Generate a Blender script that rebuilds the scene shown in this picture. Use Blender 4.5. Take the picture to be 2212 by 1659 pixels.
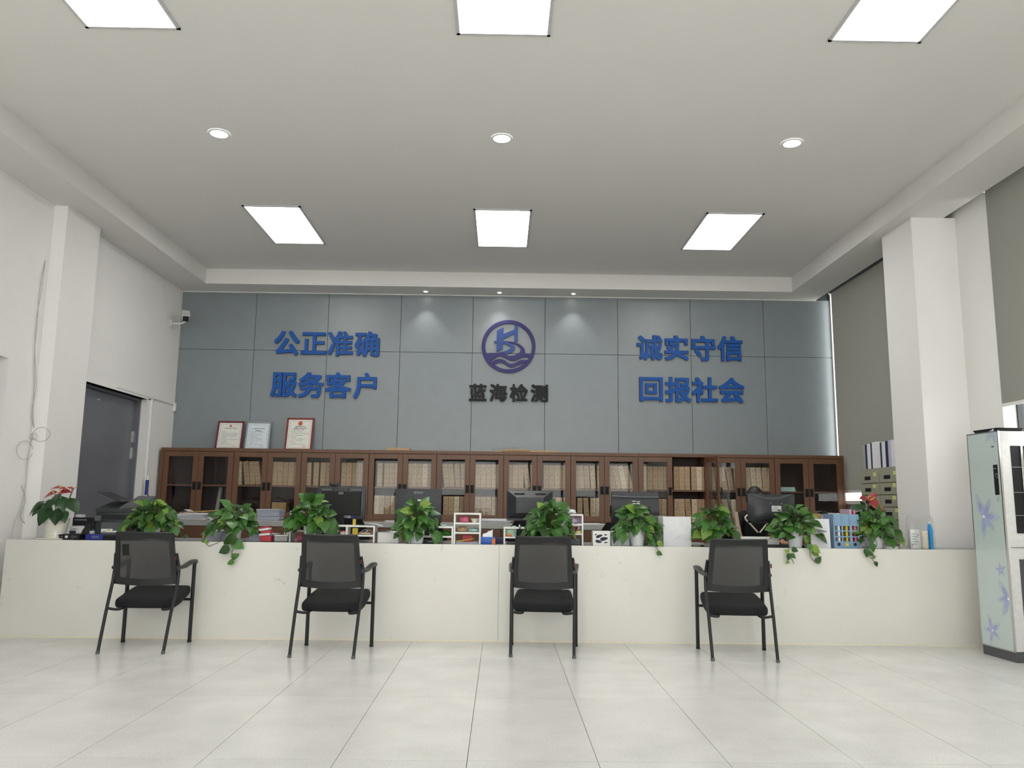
import bpy, bmesh, math, random
from mathutils import Vector, Matrix, Euler
R_ = random.Random(11)
D = bpy.data
SC = bpy.context.scene
COL = SC.collection
PI = math.pi
for _o in list(D.objects):
    D.objects.remove(_o)

# ------------------------------------------------------------------ camera, world, exposure
cam = D.cameras.new('camera')
cam.sensor_width = 36.0
cam.lens = 27.972
cam.clip_start = 0.05
camo = D.objects.new('camera', cam)
COL.objects.link(camo)
rt = Vector((0.99984737, -0.01320729, 0.01143679))
up = Vector((-0.01327029, -0.14832666, 0.98884938))
fw = Vector((0.01136364, 0.98885023, 0.14847928))
mw = Matrix((rt, up, -fw)).transposed().to_4x4()
mw.translation = Vector((0, 0, 1.1676))
camo.matrix_world = mw
SC.camera = camo
w = D.worlds.new('overcast_daylight')
SC.world = w
w.use_nodes = True
bg = w.node_tree.nodes['Background']
bg.inputs[0].default_value = (1.0, 0.99, 0.97, 1)
DAY = 3.9
bg.inputs[1].default_value = DAY
SC.view_settings.view_transform = 'Standard'
SC.view_settings.look = 'None'
SC.view_settings.gamma = 1.0
SC.view_settings.use_curve_mapping = False
SC.view_settings.exposure = 0.56
PANEL_L = 9.0          # radiance of the square ceiling panels
DOWN_L = 16.0          # radiance of the round downlights
SPOT_W = 9.0           # watts of each small spotlight over the slate wall


# ------------------------------------------------------------------ helpers
def s2l(c):
    if isinstance(c, str):
        c = tuple(int(c[i:i + 2], 16) for i in (0, 2, 4))
    f = lambda v: (v / 255) / 12.92 if v / 255 <= .04045 else ((v / 255 + .055) / 1.055) ** 2.4
    return tuple(f(v) for v in c)


class NT:
    def __init__(s, name):
        s.m = D.materials.new(name)
        s.m.use_nodes = True
        s.t = s.m.node_tree
        s.n = s.t.nodes
        s.b = s.n['Principled BSDF']
        s.out = s.n['Material Output']

    def new(s, typ, **k):
        n = s.n.new(typ)
        for a, v in k.items():
            setattr(n, a, v)
        return n

    def l(s, a, b):
        s.t.links.new(a, b)


def mat(name, col, rough=.5, metal=0., noise=(30., .06), bump=None, coat=0., spec=.5, vary=0., emit=None, stretch=None, transl=None):
    k = NT(name)
    c = s2l(col)
    k.b.inputs['Roughness'].default_value = rough
    k.b.inputs['Metallic'].default_value = metal
    k.b.inputs['Specular IOR Level'].default_value = spec
    if coat:
        k.b.inputs['Coat Weight'].default_value = coat
        k.b.inputs['Coat Roughness'].default_value = .08
    tc = k.new('ShaderNodeTexCoord')
    mp = k.new('ShaderNodeMapping')
    if stretch:
        mp.inputs['Scale'].default_value = stretch
    k.l(tc.outputs['Object'], mp.inputs['Vector'])
    nz = k.new('ShaderNodeTexNoise')
    nz.inputs['Scale'].default_value = noise[0]
    nz.inputs['Detail'].default_value = 4
    k.l(mp.outputs[0], nz.inputs['Vector'])
    hs = k.new('ShaderNodeHueSaturation')
    hs.inputs['Color'].default_value = (*c, 1)
    mr = k.new('ShaderNodeMapRange')
    mr.inputs['From Min'].default_value = .3
    mr.inputs['From Max'].default_value = .7
    mr.inputs['To Min'].default_value = 1 - noise[1]
    mr.inputs['To Max'].default_value = 1 + noise[1]
    k.l(nz.outputs['Fac'], mr.inputs['Value'])
    if vary:
        oi = k.new('ShaderNodeObjectInfo')
        mv = k.new('ShaderNodeMapRange')
        mv.inputs['To Min'].default_value = 1 - vary
        mv.inputs['To Max'].default_value = 1 + vary
        k.l(oi.outputs['Random'], mv.inputs['Value'])
        mu = k.new('ShaderNodeMath', operation='MULTIPLY')
        k.l(mv.outputs[0], mu.inputs[0])
        k.l(mr.outputs[0], mu.inputs[1])
        k.l(mu.outputs[0], hs.inputs['Value'])
    else:
        k.l(mr.outputs[0], hs.inputs['Value'])
    k.l(hs.outputs[0], k.b.inputs['Base Color'])
    if bump:
        nb = k.new('ShaderNodeTexNoise')
        nb.inputs['Scale'].default_value = bump[0]
        nb.inputs['Detail'].default_value = 3
        k.l(mp.outputs[0], nb.inputs['Vector'])
        bp = k.new('ShaderNodeBump')
        bp.inputs['Strength'].default_value = bump[1]
        bp.inputs['Distance'].default_value = .01
        k.l(nb.outputs['Fac'], bp.inputs['Height'])
        k.l(bp.outputs[0], k.b.inputs['Normal'])
    if emit:
        k.b.inputs['Emission Color'].default_value = (*s2l(emit[0]), 1)
        k.b.inputs['Emission Strength'].default_value = emit[1]
    if transl:
        tl = k.new('ShaderNodeBsdfTranslucent')
        k.l(hs.outputs[0], tl.inputs['Color'])
        mx = k.new('ShaderNodeMixShader')
        mx.inputs[0].default_value = transl
        k.l(k.b.outputs[0], mx.inputs[1])
        k.l(tl.outputs[0], mx.inputs[2])
        k.l(mx.outputs[0], k.out.inputs['Surface'])
    return k.m


def glass_mat(name, tint=(1, 1, 1), refl=1.0, rough=.02, base=.04):
    k = NT(name)
    tr = k.new('ShaderNodeBsdfTransparent')
    tr.inputs[0].default_value = (*tint, 1)
    gl = k.new('ShaderNodeBsdfGlossy')
    gl.inputs['Roughness'].default_value = rough
    # Schlick reflectance, the same from either face of the pane
    ge = k.new('ShaderNodeNewGeometry')
    dp = k.new('ShaderNodeVectorMath', operation='DOT_PRODUCT')
    k.l(ge.outputs['Normal'], dp.inputs[0])
    k.l(ge.outputs['Incoming'], dp.inputs[1])
    ab = k.new('ShaderNodeMath', operation='ABSOLUTE')
    k.l(dp.outputs['Value'], ab.inputs[0])
    om = k.new('ShaderNodeMath', operation='SUBTRACT')
    om.inputs[0].default_value = 1.0
    k.l(ab.outputs[0], om.inputs[1])
    p5 = k.new('ShaderNodeMath', operation='POWER')
    p5.inputs[1].default_value = 5.0
    k.l(om.outputs[0], p5.inputs[0])
    lw = k.new('ShaderNodeMath', operation='MULTIPLY_ADD')
    lw.inputs[1].default_value = .96
    lw.inputs[2].default_value = .04
    k.l(p5.outputs[0], lw.inputs[0])
    mu = k.new('ShaderNodeMath', operation='MULTIPLY_ADD')
    mu.inputs[1].default_value = refl
    mu.inputs[2].default_value = base
    k.l(lw.outputs[0], mu.inputs[0])
    mx = k.new('ShaderNodeMixShader')
    k.l(mu.outputs[0], mx.inputs[0])
    k.l(tr.outputs[0], mx.inputs[1])
    k.l(gl.outputs[0], mx.inputs[2])
    k.l(mx.outputs[0], k.out.inputs['Surface'])
    k.n.remove(k.b)
    return k.m


def emit_mat(name, col, strength):
    k = NT(name)
    e = k.new('ShaderNodeEmission')
    e.inputs[0].default_value = (*s2l(col), 1)
    e.inputs[1].default_value = strength
    k.l(e.outputs[0], k.out.inputs['Surface'])
    k.n.remove(k.b)
    return k.m


class B:
    def __init__(s):
        s.bm = bmesh.new()

    def box(s, x0, x1, y0, y1, z0, z1, bev=0, seg=1, M=None):
        r = bmesh.ops.create_cube(s.bm, size=1)
        vs = r['verts']
        for v in vs:
            v.co = Vector(((x0 + x1) / 2 + v.co.x * (x1 - x0), (y0 + y1) / 2 + v.co.y * (y1 - y0), (z0 + z1) / 2 + v.co.z * (z1 - z0)))
        if bev:
            es = list({e for v in vs for e in v.link_edges})
            q = bmesh.ops.bevel(s.bm, geom=es, offset=bev, segments=seg, affect='EDGES', profile=.5)
            vs = list({v for f in q['faces'] for v in f.verts} | {v for v in vs if v.is_valid})
        if M is not None:
            for v in vs:
                v.co = M @ v.co
        return s

    def loft(s, rings, closed=True, caps=True):
        rr = [[s.bm.verts.new(p) for p in ring] for ring in rings]
        n = len(rr[0])
        for a, b in zip(rr, rr[1:]):
            for i in range(n if closed else n - 1):
                j = (i + 1) % n
                try:
                    s.bm.faces.new((a[i], a[j], b[j], b[i]))
                except ValueError:
                    pass
        if caps and closed:
            s.bm.faces.new(list(reversed(rr[0])))
            s.bm.faces.new(rr[-1])
        return s

    def tube(s, pts, r, n=8, rx=None, smoothing=0):
        pts = [Vector(p) for p in pts]
        if smoothing:
            pts = catmull(pts, smoothing)
        rad = r if isinstance(r, (list, tuple)) else [r] * len(pts)
        if len(rad) != len(pts):
            rad = [rad[0] + (rad[-1] - rad[0]) * i / (len(pts) - 1) for i in range(len(pts))]
        t0 = (pts[1] - pts[0]).normalized()
        ref = Vector((0, 0, 1)) if abs(t0.z) < .9 else Vector((1, 0, 0))
        nx = t0.cross(ref).normalized()
        rings = []
        for i, p in enumerate(pts):
            t = (pts[min(i + 1, len(pts) - 1)] - pts[max(i - 1, 0)])
            t = t.normalized() if t.length > 1e-9 else t0
            nx = (nx - t * nx.dot(t)).normalized()
            ny = t.cross(nx)
            a = rad[i]
            b = a * (rx or 1)
            rings.append([p + nx * math.cos(2 * PI * k / n) * a + ny * math.sin(2 * PI * k / n) * b for k in range(n)])
        return s.loft(rings)

    def lathe(s, prof, n=20, c=(0, 0, 0), cap=True, square=0.):
        rings = []
        for r, z in prof:
            ring = []
            for k in range(n):
                a = 2 * PI * k / n
                ring.append(Vector((c[0] + r * math.cos(a), c[1] + r * math.sin(a), c[2] + z)))
            rings.append(ring)
        return s.loft(rings, caps=cap)

    def prism(s, poly, d0, d1, axis='y', M=None):
        # poly in (x, z); extruded along y from d0 to d1
        def P(p, d):
            v = Vector((p[0], d, p[1])) if axis == 'y' else (Vector((p[0], p[1], d)) if axis == 'z' else Vector((d, p[0], p[1])))
            return M @ v if M is not None else v
        a = [s.bm.verts.new(P(p, d0)) for p in poly]
        b = [s.bm.verts.new(P(p, d1)) for p in poly]
        n = len(poly)
        s.bm.faces.new(a)
        s.bm.faces.new(list(reversed(b)))
        for i in range(n):
            j = (i + 1) % n
            s.bm.faces.new((a[i], b[i], b[j], a[j]))
        return s

    def ringprism(s, outer, inner, d0, d1):
        n = len(outer)
        q = [[s.bm.verts.new(Vector((p[0], d, p[1]))) for p in L] for L in (outer, inner) for d in (d0, d1)]
        o0, o1, i0, i1 = q
        for i in range(n):
            j = (i + 1) % n
            s.bm.faces.new((o0[i], o0[j], i0[j], i0[i]))
            s.bm.faces.new((o1[i], i1[i], i1[j], o1[j]))
            s.bm.faces.new((o0[i], o1[i], o1[j], o0[j]))
            s.bm.faces.new((i0[i], i0[j], i1[j], i1[i]))
        return s

    def grid(s, fn, nu, nv):
        vs = [[s.bm.verts.new(fn(i / nu, j / nv)) for j in range(nv + 1)] for i in range(nu + 1)]
        for i in range(nu):
            for j in range(nv):
                s.bm.faces.new((vs[i][j], vs[i + 1][j], vs[i + 1][j + 1], vs[i][j + 1]))
        return s

    def mesh(s, name, mt, smooth=False):
        bmesh.ops.recalc_face_normals(s.bm, faces=s.bm.faces)
        me = D.meshes.new(name)
        s.bm.to_mesh(me)
        s.bm.free()
        for m in (mt if isinstance(mt, (list, tuple)) else [mt]):
            me.materials.append(m)
        if smooth:
            for p in me.polygons:
                p.use_smooth = True
            me.set_sharp_from_angle(angle=.7)
        return me

    def build(s, name, mt, parent=None, smooth=False):
        return link(name, s.mesh(name, mt, smooth), parent)


def catmull(P, k):
    out = []
    n = len(P)
    for i in range(n - 1):
        p0, p1, p2, p3 = P[max(i - 1, 0)], P[i], P[i + 1], P[min(i + 2, n - 1)]
        for q in range(k):
            t = q / k
            out.append(.5 * ((2 * p1) + (p2 - p0) * t + (2 * p0 - 5 * p1 + 4 * p2 - p3) * t * t + (3 * p1 - p0 - 3 * p2 + p3) * t ** 3))
    out.append(P[-1])
    return out


def link(name, me, parent=None):
    o = D.objects.new(name, me)
    COL.objects.link(o)
    if parent is not None:
        o.parent = parent
    return o


def tag(o, label=None, cat=None, group=None, kind=None):
    if label:
        o['label'] = label
    if cat:
        o['category'] = cat
    if group:
        o['group'] = group
    if kind:
        o['kind'] = kind
    return o


def thing(name, label, cat, loc=(0, 0, 0), rz=0, group=None):
    o = D.objects.new(name, None)
    COL.objects.link(o)
    o.empty_display_size = .05
    o.location = loc
    o.rotation_euler = (0, 0, rz)
    return tag(o, label, cat, group)


def struct(o):
    o['kind'] = 'structure'
    return o


def dup(root, loc, rz=0, label=None, group=None):
    r = root.copy()
    COL.objects.link(r)
    r.location = loc
    r.rotation_euler = (0, 0, rz)
    tag(r, label, None, group)
    for ch in list(root.children):
        c = ch.copy()
        COL.objects.link(c)
        c.parent = r
        for g in list(ch.children):
            d = g.copy()
            COL.objects.link(d)
            d.parent = c
    return r


def text_mesh(body, size, extrude, offset, mt, name='lettering', res=4, bold=0.):
    cu = D.curves.new('t', 'FONT')
    cu.body = body
    cu.size = size
    cu.extrude = extrude
    cu.offset = offset
    cu.resolution_u = res
    o = D.objects.new('t', cu)
    COL.objects.link(o)
    dg = bpy.context.evaluated_depsgraph_get()
    me = D.meshes.new_from_object(o.evaluated_get(dg))
    D.objects.remove(o)
    D.curves.remove(cu)
    me.name = name
    if bold:
        bb = bmesh.new()
        k = 0
        for dx in (-bold, 0, bold):
            for dy in (-bold, 0, bold):
                b2 = bmesh.new()
                b2.from_mesh(me)
                for v in b2.verts:
                    v.co += Vector((dx, dy, .00008 * k * (1 if v.co.z > 0 else 0)))
                k += 1
                m2 = D.meshes.new('x')
                b2.to_mesh(m2)
                b2.free()
                bb.from_mesh(m2)
                D.meshes.remove(m2)
        bb.to_mesh(me)
        bb.free()
    xs = [v.co.x for v in me.vertices]
    ys = [v.co.y for v in me.vertices]
    cx, cy = (min(xs) + max(xs)) / 2, (min(ys) + max(ys)) / 2
    for v in me.vertices:
        x, y, z = v.co
        v.co = (x - cx, -z, y - cy)      # stands upright, faces -y
    me.materials.clear()
    me.materials.append(mt)
    return me, max(xs) - min(xs), max(ys) - min(ys)


ORD = ['first', 'second', 'third', 'fourth', 'fifth', 'sixth', 'seventh', 'eighth', 'ninth', 'tenth', 'eleventh', 'twelfth', 'thirteenth', 'fourteenth', 'fifteenth', 'sixteenth', 'seventeenth', 'eighteenth', 'nineteenth', 'twentieth']

# ------------------------------------------------------------------ materials
M = {}
M['wall'] = mat('white_paint', 'eae8e5', .75, noise=(3, .012), bump=(60, .03))
M['ceil'] = mat('ceiling_paint', 'e0deda', .85, noise=(2, .01), bump=(80, .02))
M['slate'] = mat('slate_grey_panel', '7e868a', .38, 0., noise=(6, .03), spec=.8)
M['slate_gap'] = mat('panel_joint', '3c4447', .8)
M['white'] = mat('white_gloss', 'e4e3df', .35, noise=(8, .02))
M['whitem'] = mat('white_lacquer_board', 'eeeeec', .4, noise=(8, .02))
M['grey_door'] = mat('grey_metal_door', '6b6c74', .28, noise=(5, .04))
M['wood'] = mat('brown_wood', '674631', .42, noise=(14, .14), stretch=(6, 6, .7), bump=(20, .05))
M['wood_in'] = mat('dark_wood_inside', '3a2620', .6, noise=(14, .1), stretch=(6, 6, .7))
M['black'] = mat('black_plastic', '17181b', .38, noise=(60, .1), bump=(200, .05))
M['blackm'] = mat('black_matte', '121214', .7, noise=(80, .15))
M['dark'] = mat('charcoal_plastic', '2b2d31', .42, noise=(60, .08), bump=(150, .05))
M['dgrey'] = mat('dark_grey_plastic', '4a4c50', .45, noise=(50, .06))
M['steel'] = mat('chair_steel', '1d1e22', .35, .2, noise=(40, .08))
M['fabric'] = mat('black_seat_fabric', '15161a', .95, noise=(120, .2), bump=(400, .25))
M['chrome'] = mat('bright_metal', 'c8c8c8', .25, 1.)
M['pot'] = mat('white_pot', 'eceef0', .3, noise=(10, .02))
M['ceramic'] = mat('cream_ceramic', 'e8e3d8', .16, noise=(10, .02), coat=.5)
M['soil'] = mat('potting_soil', '2a2018', .95, noise=(80, .3))
M['leaf'] = mat('pothos_leaf', '3f6a2c', .32, noise=(18, .16), vary=.45, bump=(40, .08), transl=.18)
M['leaf2'] = mat('pothos_young_leaf', '77953c', .34, noise=(18, .18), vary=.25, transl=.22)
M['leafd'] = mat('anthurium_leaf', '2b4a2a', .3, noise=(14, .14), vary=.3, bump=(30, .08), transl=.1)
M['stem'] = mat('green_stem', '4a5a2a', .5, noise=(30, .15))
M['vine'] = mat('brown_green_vine', '4a4428', .6, noise=(30, .15))
M['red'] = mat('red_spathe', '94262a', .28, noise=(16, .12), vary=.15)
M['spadix'] = mat('spadix', 'd8b060', .5)
M['paper'] = mat('paper_white', 'e2e2e6', .8, noise=(20, .04), vary=.05)
M['paperb'] = mat('paper_stack_bluish', 'b9bccb', .8, noise=(60, .12), stretch=(1, 1, 12))
M['kraftbox'] = mat('kraft_board', 'a98a5e', .8, noise=(20, .06))
M['stone'] = mat('grey_stone_top', '8d8f92', .18, noise=(9, .22))
M['ledge'] = mat('pale_grey_top', 'a9a9a6', .4, noise=(12, .03))
M['cabgreen'] = mat('olive_grey_steel', '9c9c8a', .45, noise=(30, .02))
M['note'] = mat('yellow_note', 'd8d88a', .8)
M['navy'] = mat('navy_cover', '20264a', .5)
M['blue'] = mat('blue_board', '2c62b8', .45, noise=(10, .1))
M['dblue'] = mat('deep_blue_board', '1e2a86', .5)
M['orange'] = mat('orange_board', 'd87838', .5)
M['basket'] = mat('dusty_blue_plastic', '7f9fbd', .4, noise=(20, .03))
M['pink'] = mat('pink_plastic', 'd06a84', .45, noise=(12, .1))
M['lilac'] = mat('lilac_folder', 'b8a4bc', .4)
M['yellow'] = mat('yellow_card', 'd0b83c', .5)
M['redbox'] = mat('red_carton', 'b8303a', .5, noise=(25, .2))
M['teal'] = mat('pale_teal', 'a8c8c4', .5)
M['mint'] = mat('mint_plastic', 'bcd8c4', .5)
M['skin'] = mat('skin', 'd8a888', .5, noise=(20, .04))
M['hair'] = mat('black_hair', '17120f', .4, noise=(30, .3), stretch=(8, 8, 1), bump=(60, .2))
M['cloth'] = mat('black_jacket', '101012', .9, noise=(60, .2), bump=(200, .2))
M['beige'] = mat('beige_cloth', 'c8b49c', .9, noise=(20, .1), bump=(60, .3))
M['letterblue'] = mat('blue_acrylic', '14509c', .5, noise=(8, .03), spec=.3)
M['letterside'] = mat('white_letter_edge', 'b0b4b8', .5)
M['letterblack'] = mat('black_acrylic', '0e1014', .4, noise=(8, .03), spec=.25)
M['emblem'] = mat('navy_acrylic', '37326c', .5, noise=(6, .05), spec=.3)
M['emblem2'] = mat('blue_acrylic_bridge', '35508f', .5, noise=(6, .08), spec=.3)
M['frame'] = mat('dark_window_frame', '23262a', .4)
M['glass'] = glass_mat('clear_glass', (.97, .985, .98), 1., .01, .03)
M['tint'] = glass_mat('tinted_glass', (.86, .87, .86), 1., .01, .03)
M['cabglass'] = glass_mat('cabinet_glass', (.965, .975, .975), .55, .02, .0)
M['film'] = glass_mat('clear_plastic_film', (.975, .98, .985), .35, .18, .03)
M['blind'] = mat('grey_green_blind', '9f9e98', .9, noise=(90, .03), bump=(300, .1), transl=.42)
M['pframe'] = mat('lamp_frame', 'c4c4c4', .4)
M['panel'] = emit_mat('lit_panel', 'fffefa', PANEL_L)
M['downlight'] = emit_mat('lit_downlight', 'f2f4ff', DOWN_L)
M['spotdisc'] = emit_mat('lit_spot', 'fff6ec', 20)
M['burgundy'] = mat('burgundy_frame', '6d1e34', .35)
M['redwood'] = mat('red_wood_frame', '7c2c24', .35)
M['silverf'] = mat('silver_frame', 'a4aaac', .35, .6)
M['cert'] = mat('certificate_paper', 'dcdcd4', .6)
M['certb'] = mat('certificate_paper_bluish', 'd0dae0', .6)
M['ink'] = mat('grey_ink', '5a5a5c', .7)
M['inkdark'] = mat('dark_ink', '303034', .7)
M['inkred'] = mat('red_ink', 'c0584c', .7)
M['inklight'] = mat('pale_ink', '8d9298', .7)
M['acglass'] = mat('pale_green_glass_panel', 'bccac6', .1, noise=(2, .02), coat=.6)
M['petal'] = mat('violet_petal_print', '9ea6c8', .2, noise=(9, .16))
M['petal2'] = mat('pale_violet_petal_print', 'adbac4', .2, noise=(7, .1))
M['acwhite'] = mat('satin_white', 'd6d6d4', .3)
M['grout'] = mat('tile_joint', '4a4a4c', .9)
M['brownbox'] = mat('brown_carton', 'b49a78', .8, noise=(20, .06))
M['sticker'] = mat('pale_sticker', 'd2d6cc', .6)
M['bamboo'] = mat('bamboo', 'b89a5c', .5, noise=(30, .1))
M['cream'] = mat('cream_plastic', 'e8e0cc', .5)
M['skyblue'] = mat('bright_blue_plastic', '2f9fe0', .4)
M['carve'] = mat('dark_carved_wood', '2a1a12', .5, noise=(40, .3), bump=(60, .4))


def floor_mat():
    k = NT('speckled_floor_tile')
    tc = k.new('ShaderNodeTexCoord')
    geo = k.new('ShaderNodeNewGeometry')
    n1 = k.new('ShaderNodeTexNoise'); n1.inputs['Scale'].default_value = 110; n1.inputs['Detail'].default_value = 4
    n2 = k.new('ShaderNodeTexNoise'); n2.inputs['Scale'].default_value = 3.2; n2.inputs['Detail'].default_value = 6
    for n in (n1, n2):
        k.l(geo.outputs['Position'], n.inputs['Vector'])
    r1 = k.new('ShaderNodeValToRGB')
    r1.color_ramp.elements[0].position = .34; r1.color_ramp.elements[0].color = (*s2l('cccbc8'), 1)
    r1.color_ramp.elements[1].position = .46; r1.color_ramp.elements[1].color = (*s2l('dbdad7'), 1)
    k.l(n1.outputs['Fac'], r1.inputs[0])
    mr = k.new('ShaderNodeMapRange')
    mr.inputs['From Min'].default_value = .3; mr.inputs['From Max'].default_value = .7
    mr.inputs['To Min'].default_value = .93; mr.inputs['To Max'].default_value = 1.05
    k.l(n2.outputs['Fac'], mr.inputs[0])
    hs = k.new('ShaderNodeHueSaturation')
    k.l(r1.outputs[0], hs.inputs['Color'])
    oi = k.new('ShaderNodeObjectInfo')
    mv = k.new('ShaderNodeMapRange'); mv.inputs['To Min'].default_value = .98; mv.inputs['To Max'].default_value = 1.02
    k.l(oi.outputs['Random'], mv.inputs[0])
    mu = k.new('ShaderNodeMath', operation='MULTIPLY')
    k.l(mv.outputs[0], mu.inputs[0]); k.l(mr.outputs[0], mu.inputs[1])
    k.l(mu.outputs[0], hs.inputs['Value'])
    k.l(hs.outputs[0], k.b.inputs['Base Color'])
    k.b.inputs['Roughness'].default_value = .24
    return k.m


def marble_mat():
    k = NT('cream_quartz_slab')
    geo = k.new('ShaderNodeNewGeometry')
    n1 = k.new('ShaderNodeTexNoise'); n1.inputs['Scale'].default_value = 5.5; n1.inputs['Detail'].default_value = 7; n1.inputs['Distortion'].default_value = 1.6
    n2 = k.new('ShaderNodeTexNoise'); n2.inputs['Scale'].default_value = 1.6; n2.inputs['Detail'].default_value = 3
    for n in (n1, n2):
        k.l(geo.outputs['Position'], n.inputs['Vector'])
    r1 = k.new('ShaderNodeValToRGB')
    e = r1.color_ramp.elements
    e[0].position = .26; e[0].color = (*s2l('c9c7bf'), 1)
    e[1].position = .32; e[1].color = (*s2l('dcdad2'), 1)
    k.l(n1.outputs['Fac'], r1.inputs[0])
    mr = k.new('ShaderNodeMapRange'); mr.inputs['From Min'].default_value = .3; mr.inputs['From Max'].default_value = .7
    mr.inputs['To Min'].default_value = .97; mr.inputs['To Max'].default_value = 1.03
    k.l(n2.outputs['Fac'], mr.inputs[0])
    hs = k.new('ShaderNodeHueSaturation')
    k.l(r1.outputs[0], hs.inputs['Color']); k.l(mr.outputs[0], hs.inputs['Value'])
    k.l(hs.outputs[0], k.b.inputs['Base Color'])
    k.b.inputs['Roughness'].default_value = .3
    return k.m


def spine_mat():
    # kraft board with ruled lines and pencilled marks on the spine (flat print)
    k = NT('kraft_file_spine')
    tc = k.new('ShaderNodeTexCoord')
    sep = k.new('ShaderNodeSeparateXYZ')
    k.l(tc.outputs['Generated'], sep.inputs[0])
    oi = k.new('ShaderNodeObjectInfo')
    ramp = k.new('ShaderNodeValToRGB')
    e = ramp.color_ramp.elements
    e[0].position = 0; e[0].color = (*s2l('a0866a'), 1)
    e[1].position = 1; e[1].color = (*s2l('d2c3ac'), 1)
    m = ramp.color_ramp.elements.new(.82); m.color = (*s2l('b39a7c'), 1)
    k.l(oi.outputs['Random'], ramp.inputs[0])
    # ruled lines at set heights
    total = None
    for z, wd in ((.87, .006), (.70, .004), (.52, .006), (.14, .007)):
        a = k.new('ShaderNodeMath', operation='SUBTRACT'); a.inputs[1].default_value = z
        k.l(sep.outputs['Z'], a.inputs[0])
        b = k.new('ShaderNodeMath', operation='ABSOLUTE'); k.l(a.outputs[0], b.inputs[0])
        c = k.new('ShaderNodeMath', operation='LESS_THAN'); c.inputs[1].default_value = wd
        k.l(b.outputs[0], c.inputs[0])
        if total is None:
            total = c
        else:
            d = k.new('ShaderNodeMath', operation='MAXIMUM')
            k.l(total.outputs[0], d.inputs[0]); k.l(c.outputs[0], d.inputs[1]); total = d
    # handwriting blobs
    nz = k.new('ShaderNodeTexNoise', noise_dimensions='4D'); nz.inputs['Scale'].default_value = 5; nz.inputs['Detail'].default_value = 4
    mp = k.new('ShaderNodeMapping'); mp.inputs['Scale'].default_value = (1.1, .1, 7.)
    k.l(tc.outputs['Generated'], mp.inputs[0]); k.l(mp.outputs[0], nz.inputs['Vector'])
    wv = k.new('ShaderNodeMath', operation='MULTIPLY'); wv.inputs[1].default_value = 37
    k.l(oi.outputs['Random'], wv.inputs[0]); k.l(wv.outputs[0], nz.inputs['W'])
    gt = k.new('ShaderNodeMath', operation='GREATER_THAN'); gt.inputs[1].default_value = .53
    k.l(nz.outputs['Fac'], gt.inputs[0])
    # writing only in three bands of the spine, clear of its edges
    band = None
    for ax, z, wd in (('Z', .80, .045), ('Z', .61, .055), ('Z', .36, .035)):
        a = k.new('ShaderNodeMath', operation='SUBTRACT'); a.inputs[1].default_value = z
        k.l(sep.outputs[ax], a.inputs[0])
        b = k.new('ShaderNodeMath', operation='ABSOLUTE'); k.l(a.outputs[0], b.inputs[0])
        c = k.new('ShaderNodeMath', operation='LESS_THAN'); c.inputs[1].default_value = wd
        k.l(b.outputs[0], c.inputs[0])
        if band is None:
            band = c
        else:
            d = k.new('ShaderNodeMath', operation='MAXIMUM')
            k.l(band.outputs[0], d.inputs[0]); k.l(c.outputs[0], d.inputs[1]); band = d
    a = k.new('ShaderNodeMath', operation='SUBTRACT'); a.inputs[1].default_value = .5
    k.l(sep.outputs['X'], a.inputs[0])
    b = k.new('ShaderNodeMath', operation='ABSOLUTE'); k.l(a.outputs[0], b.inputs[0])
    c = k.new('ShaderNodeMath', operation='LESS_THAN'); c.inputs[1].default_value = .27
    k.l(b.outputs[0], c.inputs[0])
    bm2 = k.new('ShaderNodeMath', operation='MULTIPLY'); k.l(band.outputs[0], bm2.inputs[0]); k.l(c.outputs[0], bm2.inputs[1])
    gm = k.new('ShaderNodeMath', operation='MULTIPLY'); k.l(bm2.outputs[0], gm.inputs[0]); k.l(gt.outputs[0], gm.inputs[1])
    half = k.new('ShaderNodeMath', operation='MULTIPLY'); half.inputs[1].default_value = .6
    k.l(gm.outputs[0], half.inputs[0])
    l2 = k.new('ShaderNodeMath', operation='MULTIPLY'); l2.inputs[1].default_value = .55
    k.l(total.outputs[0], l2.inputs[0])
    fx = k.new('ShaderNodeMath', operation='MAXIMUM'); k.l(half.outputs[0], fx.inputs[0]); k.l(l2.outputs[0], fx.inputs[1])
    mx = k.new('ShaderNodeMix', data_type='RGBA')
    k.l(fx.outputs[0], mx.inputs['Factor'])
    k.l(ramp.outputs[0], mx.inputs['A'])
    mx.inputs['B'].default_value = (*s2l('4a3c2c'), 1)
    k.l(mx.outputs['Result'], k.b.inputs['Base Color'])
    k.b.inputs['Roughness'].default_value = .85
    return k.m


def mesh_fabric():
    k = NT('black_mesh_fabric')
    k.b.inputs['Base Color'].default_value = (*s2l('2e2e30'), 1)
    k.b.inputs['Roughness'].default_value = .8
    tc = k.new('ShaderNodeTexCoord')
    wv = k.new('ShaderNodeTexWave'); wv.inputs['Scale'].default_value = 90; wv.inputs['Distortion'].default_value = .6
    k.l(tc.outputs['Object'], wv.inputs['Vector'])
    mr = k.new('ShaderNodeMapRange'); mr.inputs['To Min'].default_value = .88; mr.inputs['To Max'].default_value = .96
    k.l(wv.outputs['Fac'], mr.inputs[0])
    tr = k.new('ShaderNodeBsdfTransparent')
    mx = k.new('ShaderNodeMixShader')
    k.l(mr.outputs[0], mx.inputs[0]); k.l(tr.outputs[0], mx.inputs[1]); k.l(k.b.outputs[0], mx.inputs[2])
    k.l(mx.outputs[0], k.out.inputs['Surface'])
    return k.m


M['tile'] = floor_mat()
M['marble'] = marble_mat()
M['spine'] = spine_mat()
M['mesh'] = mesh_fabric()

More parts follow.
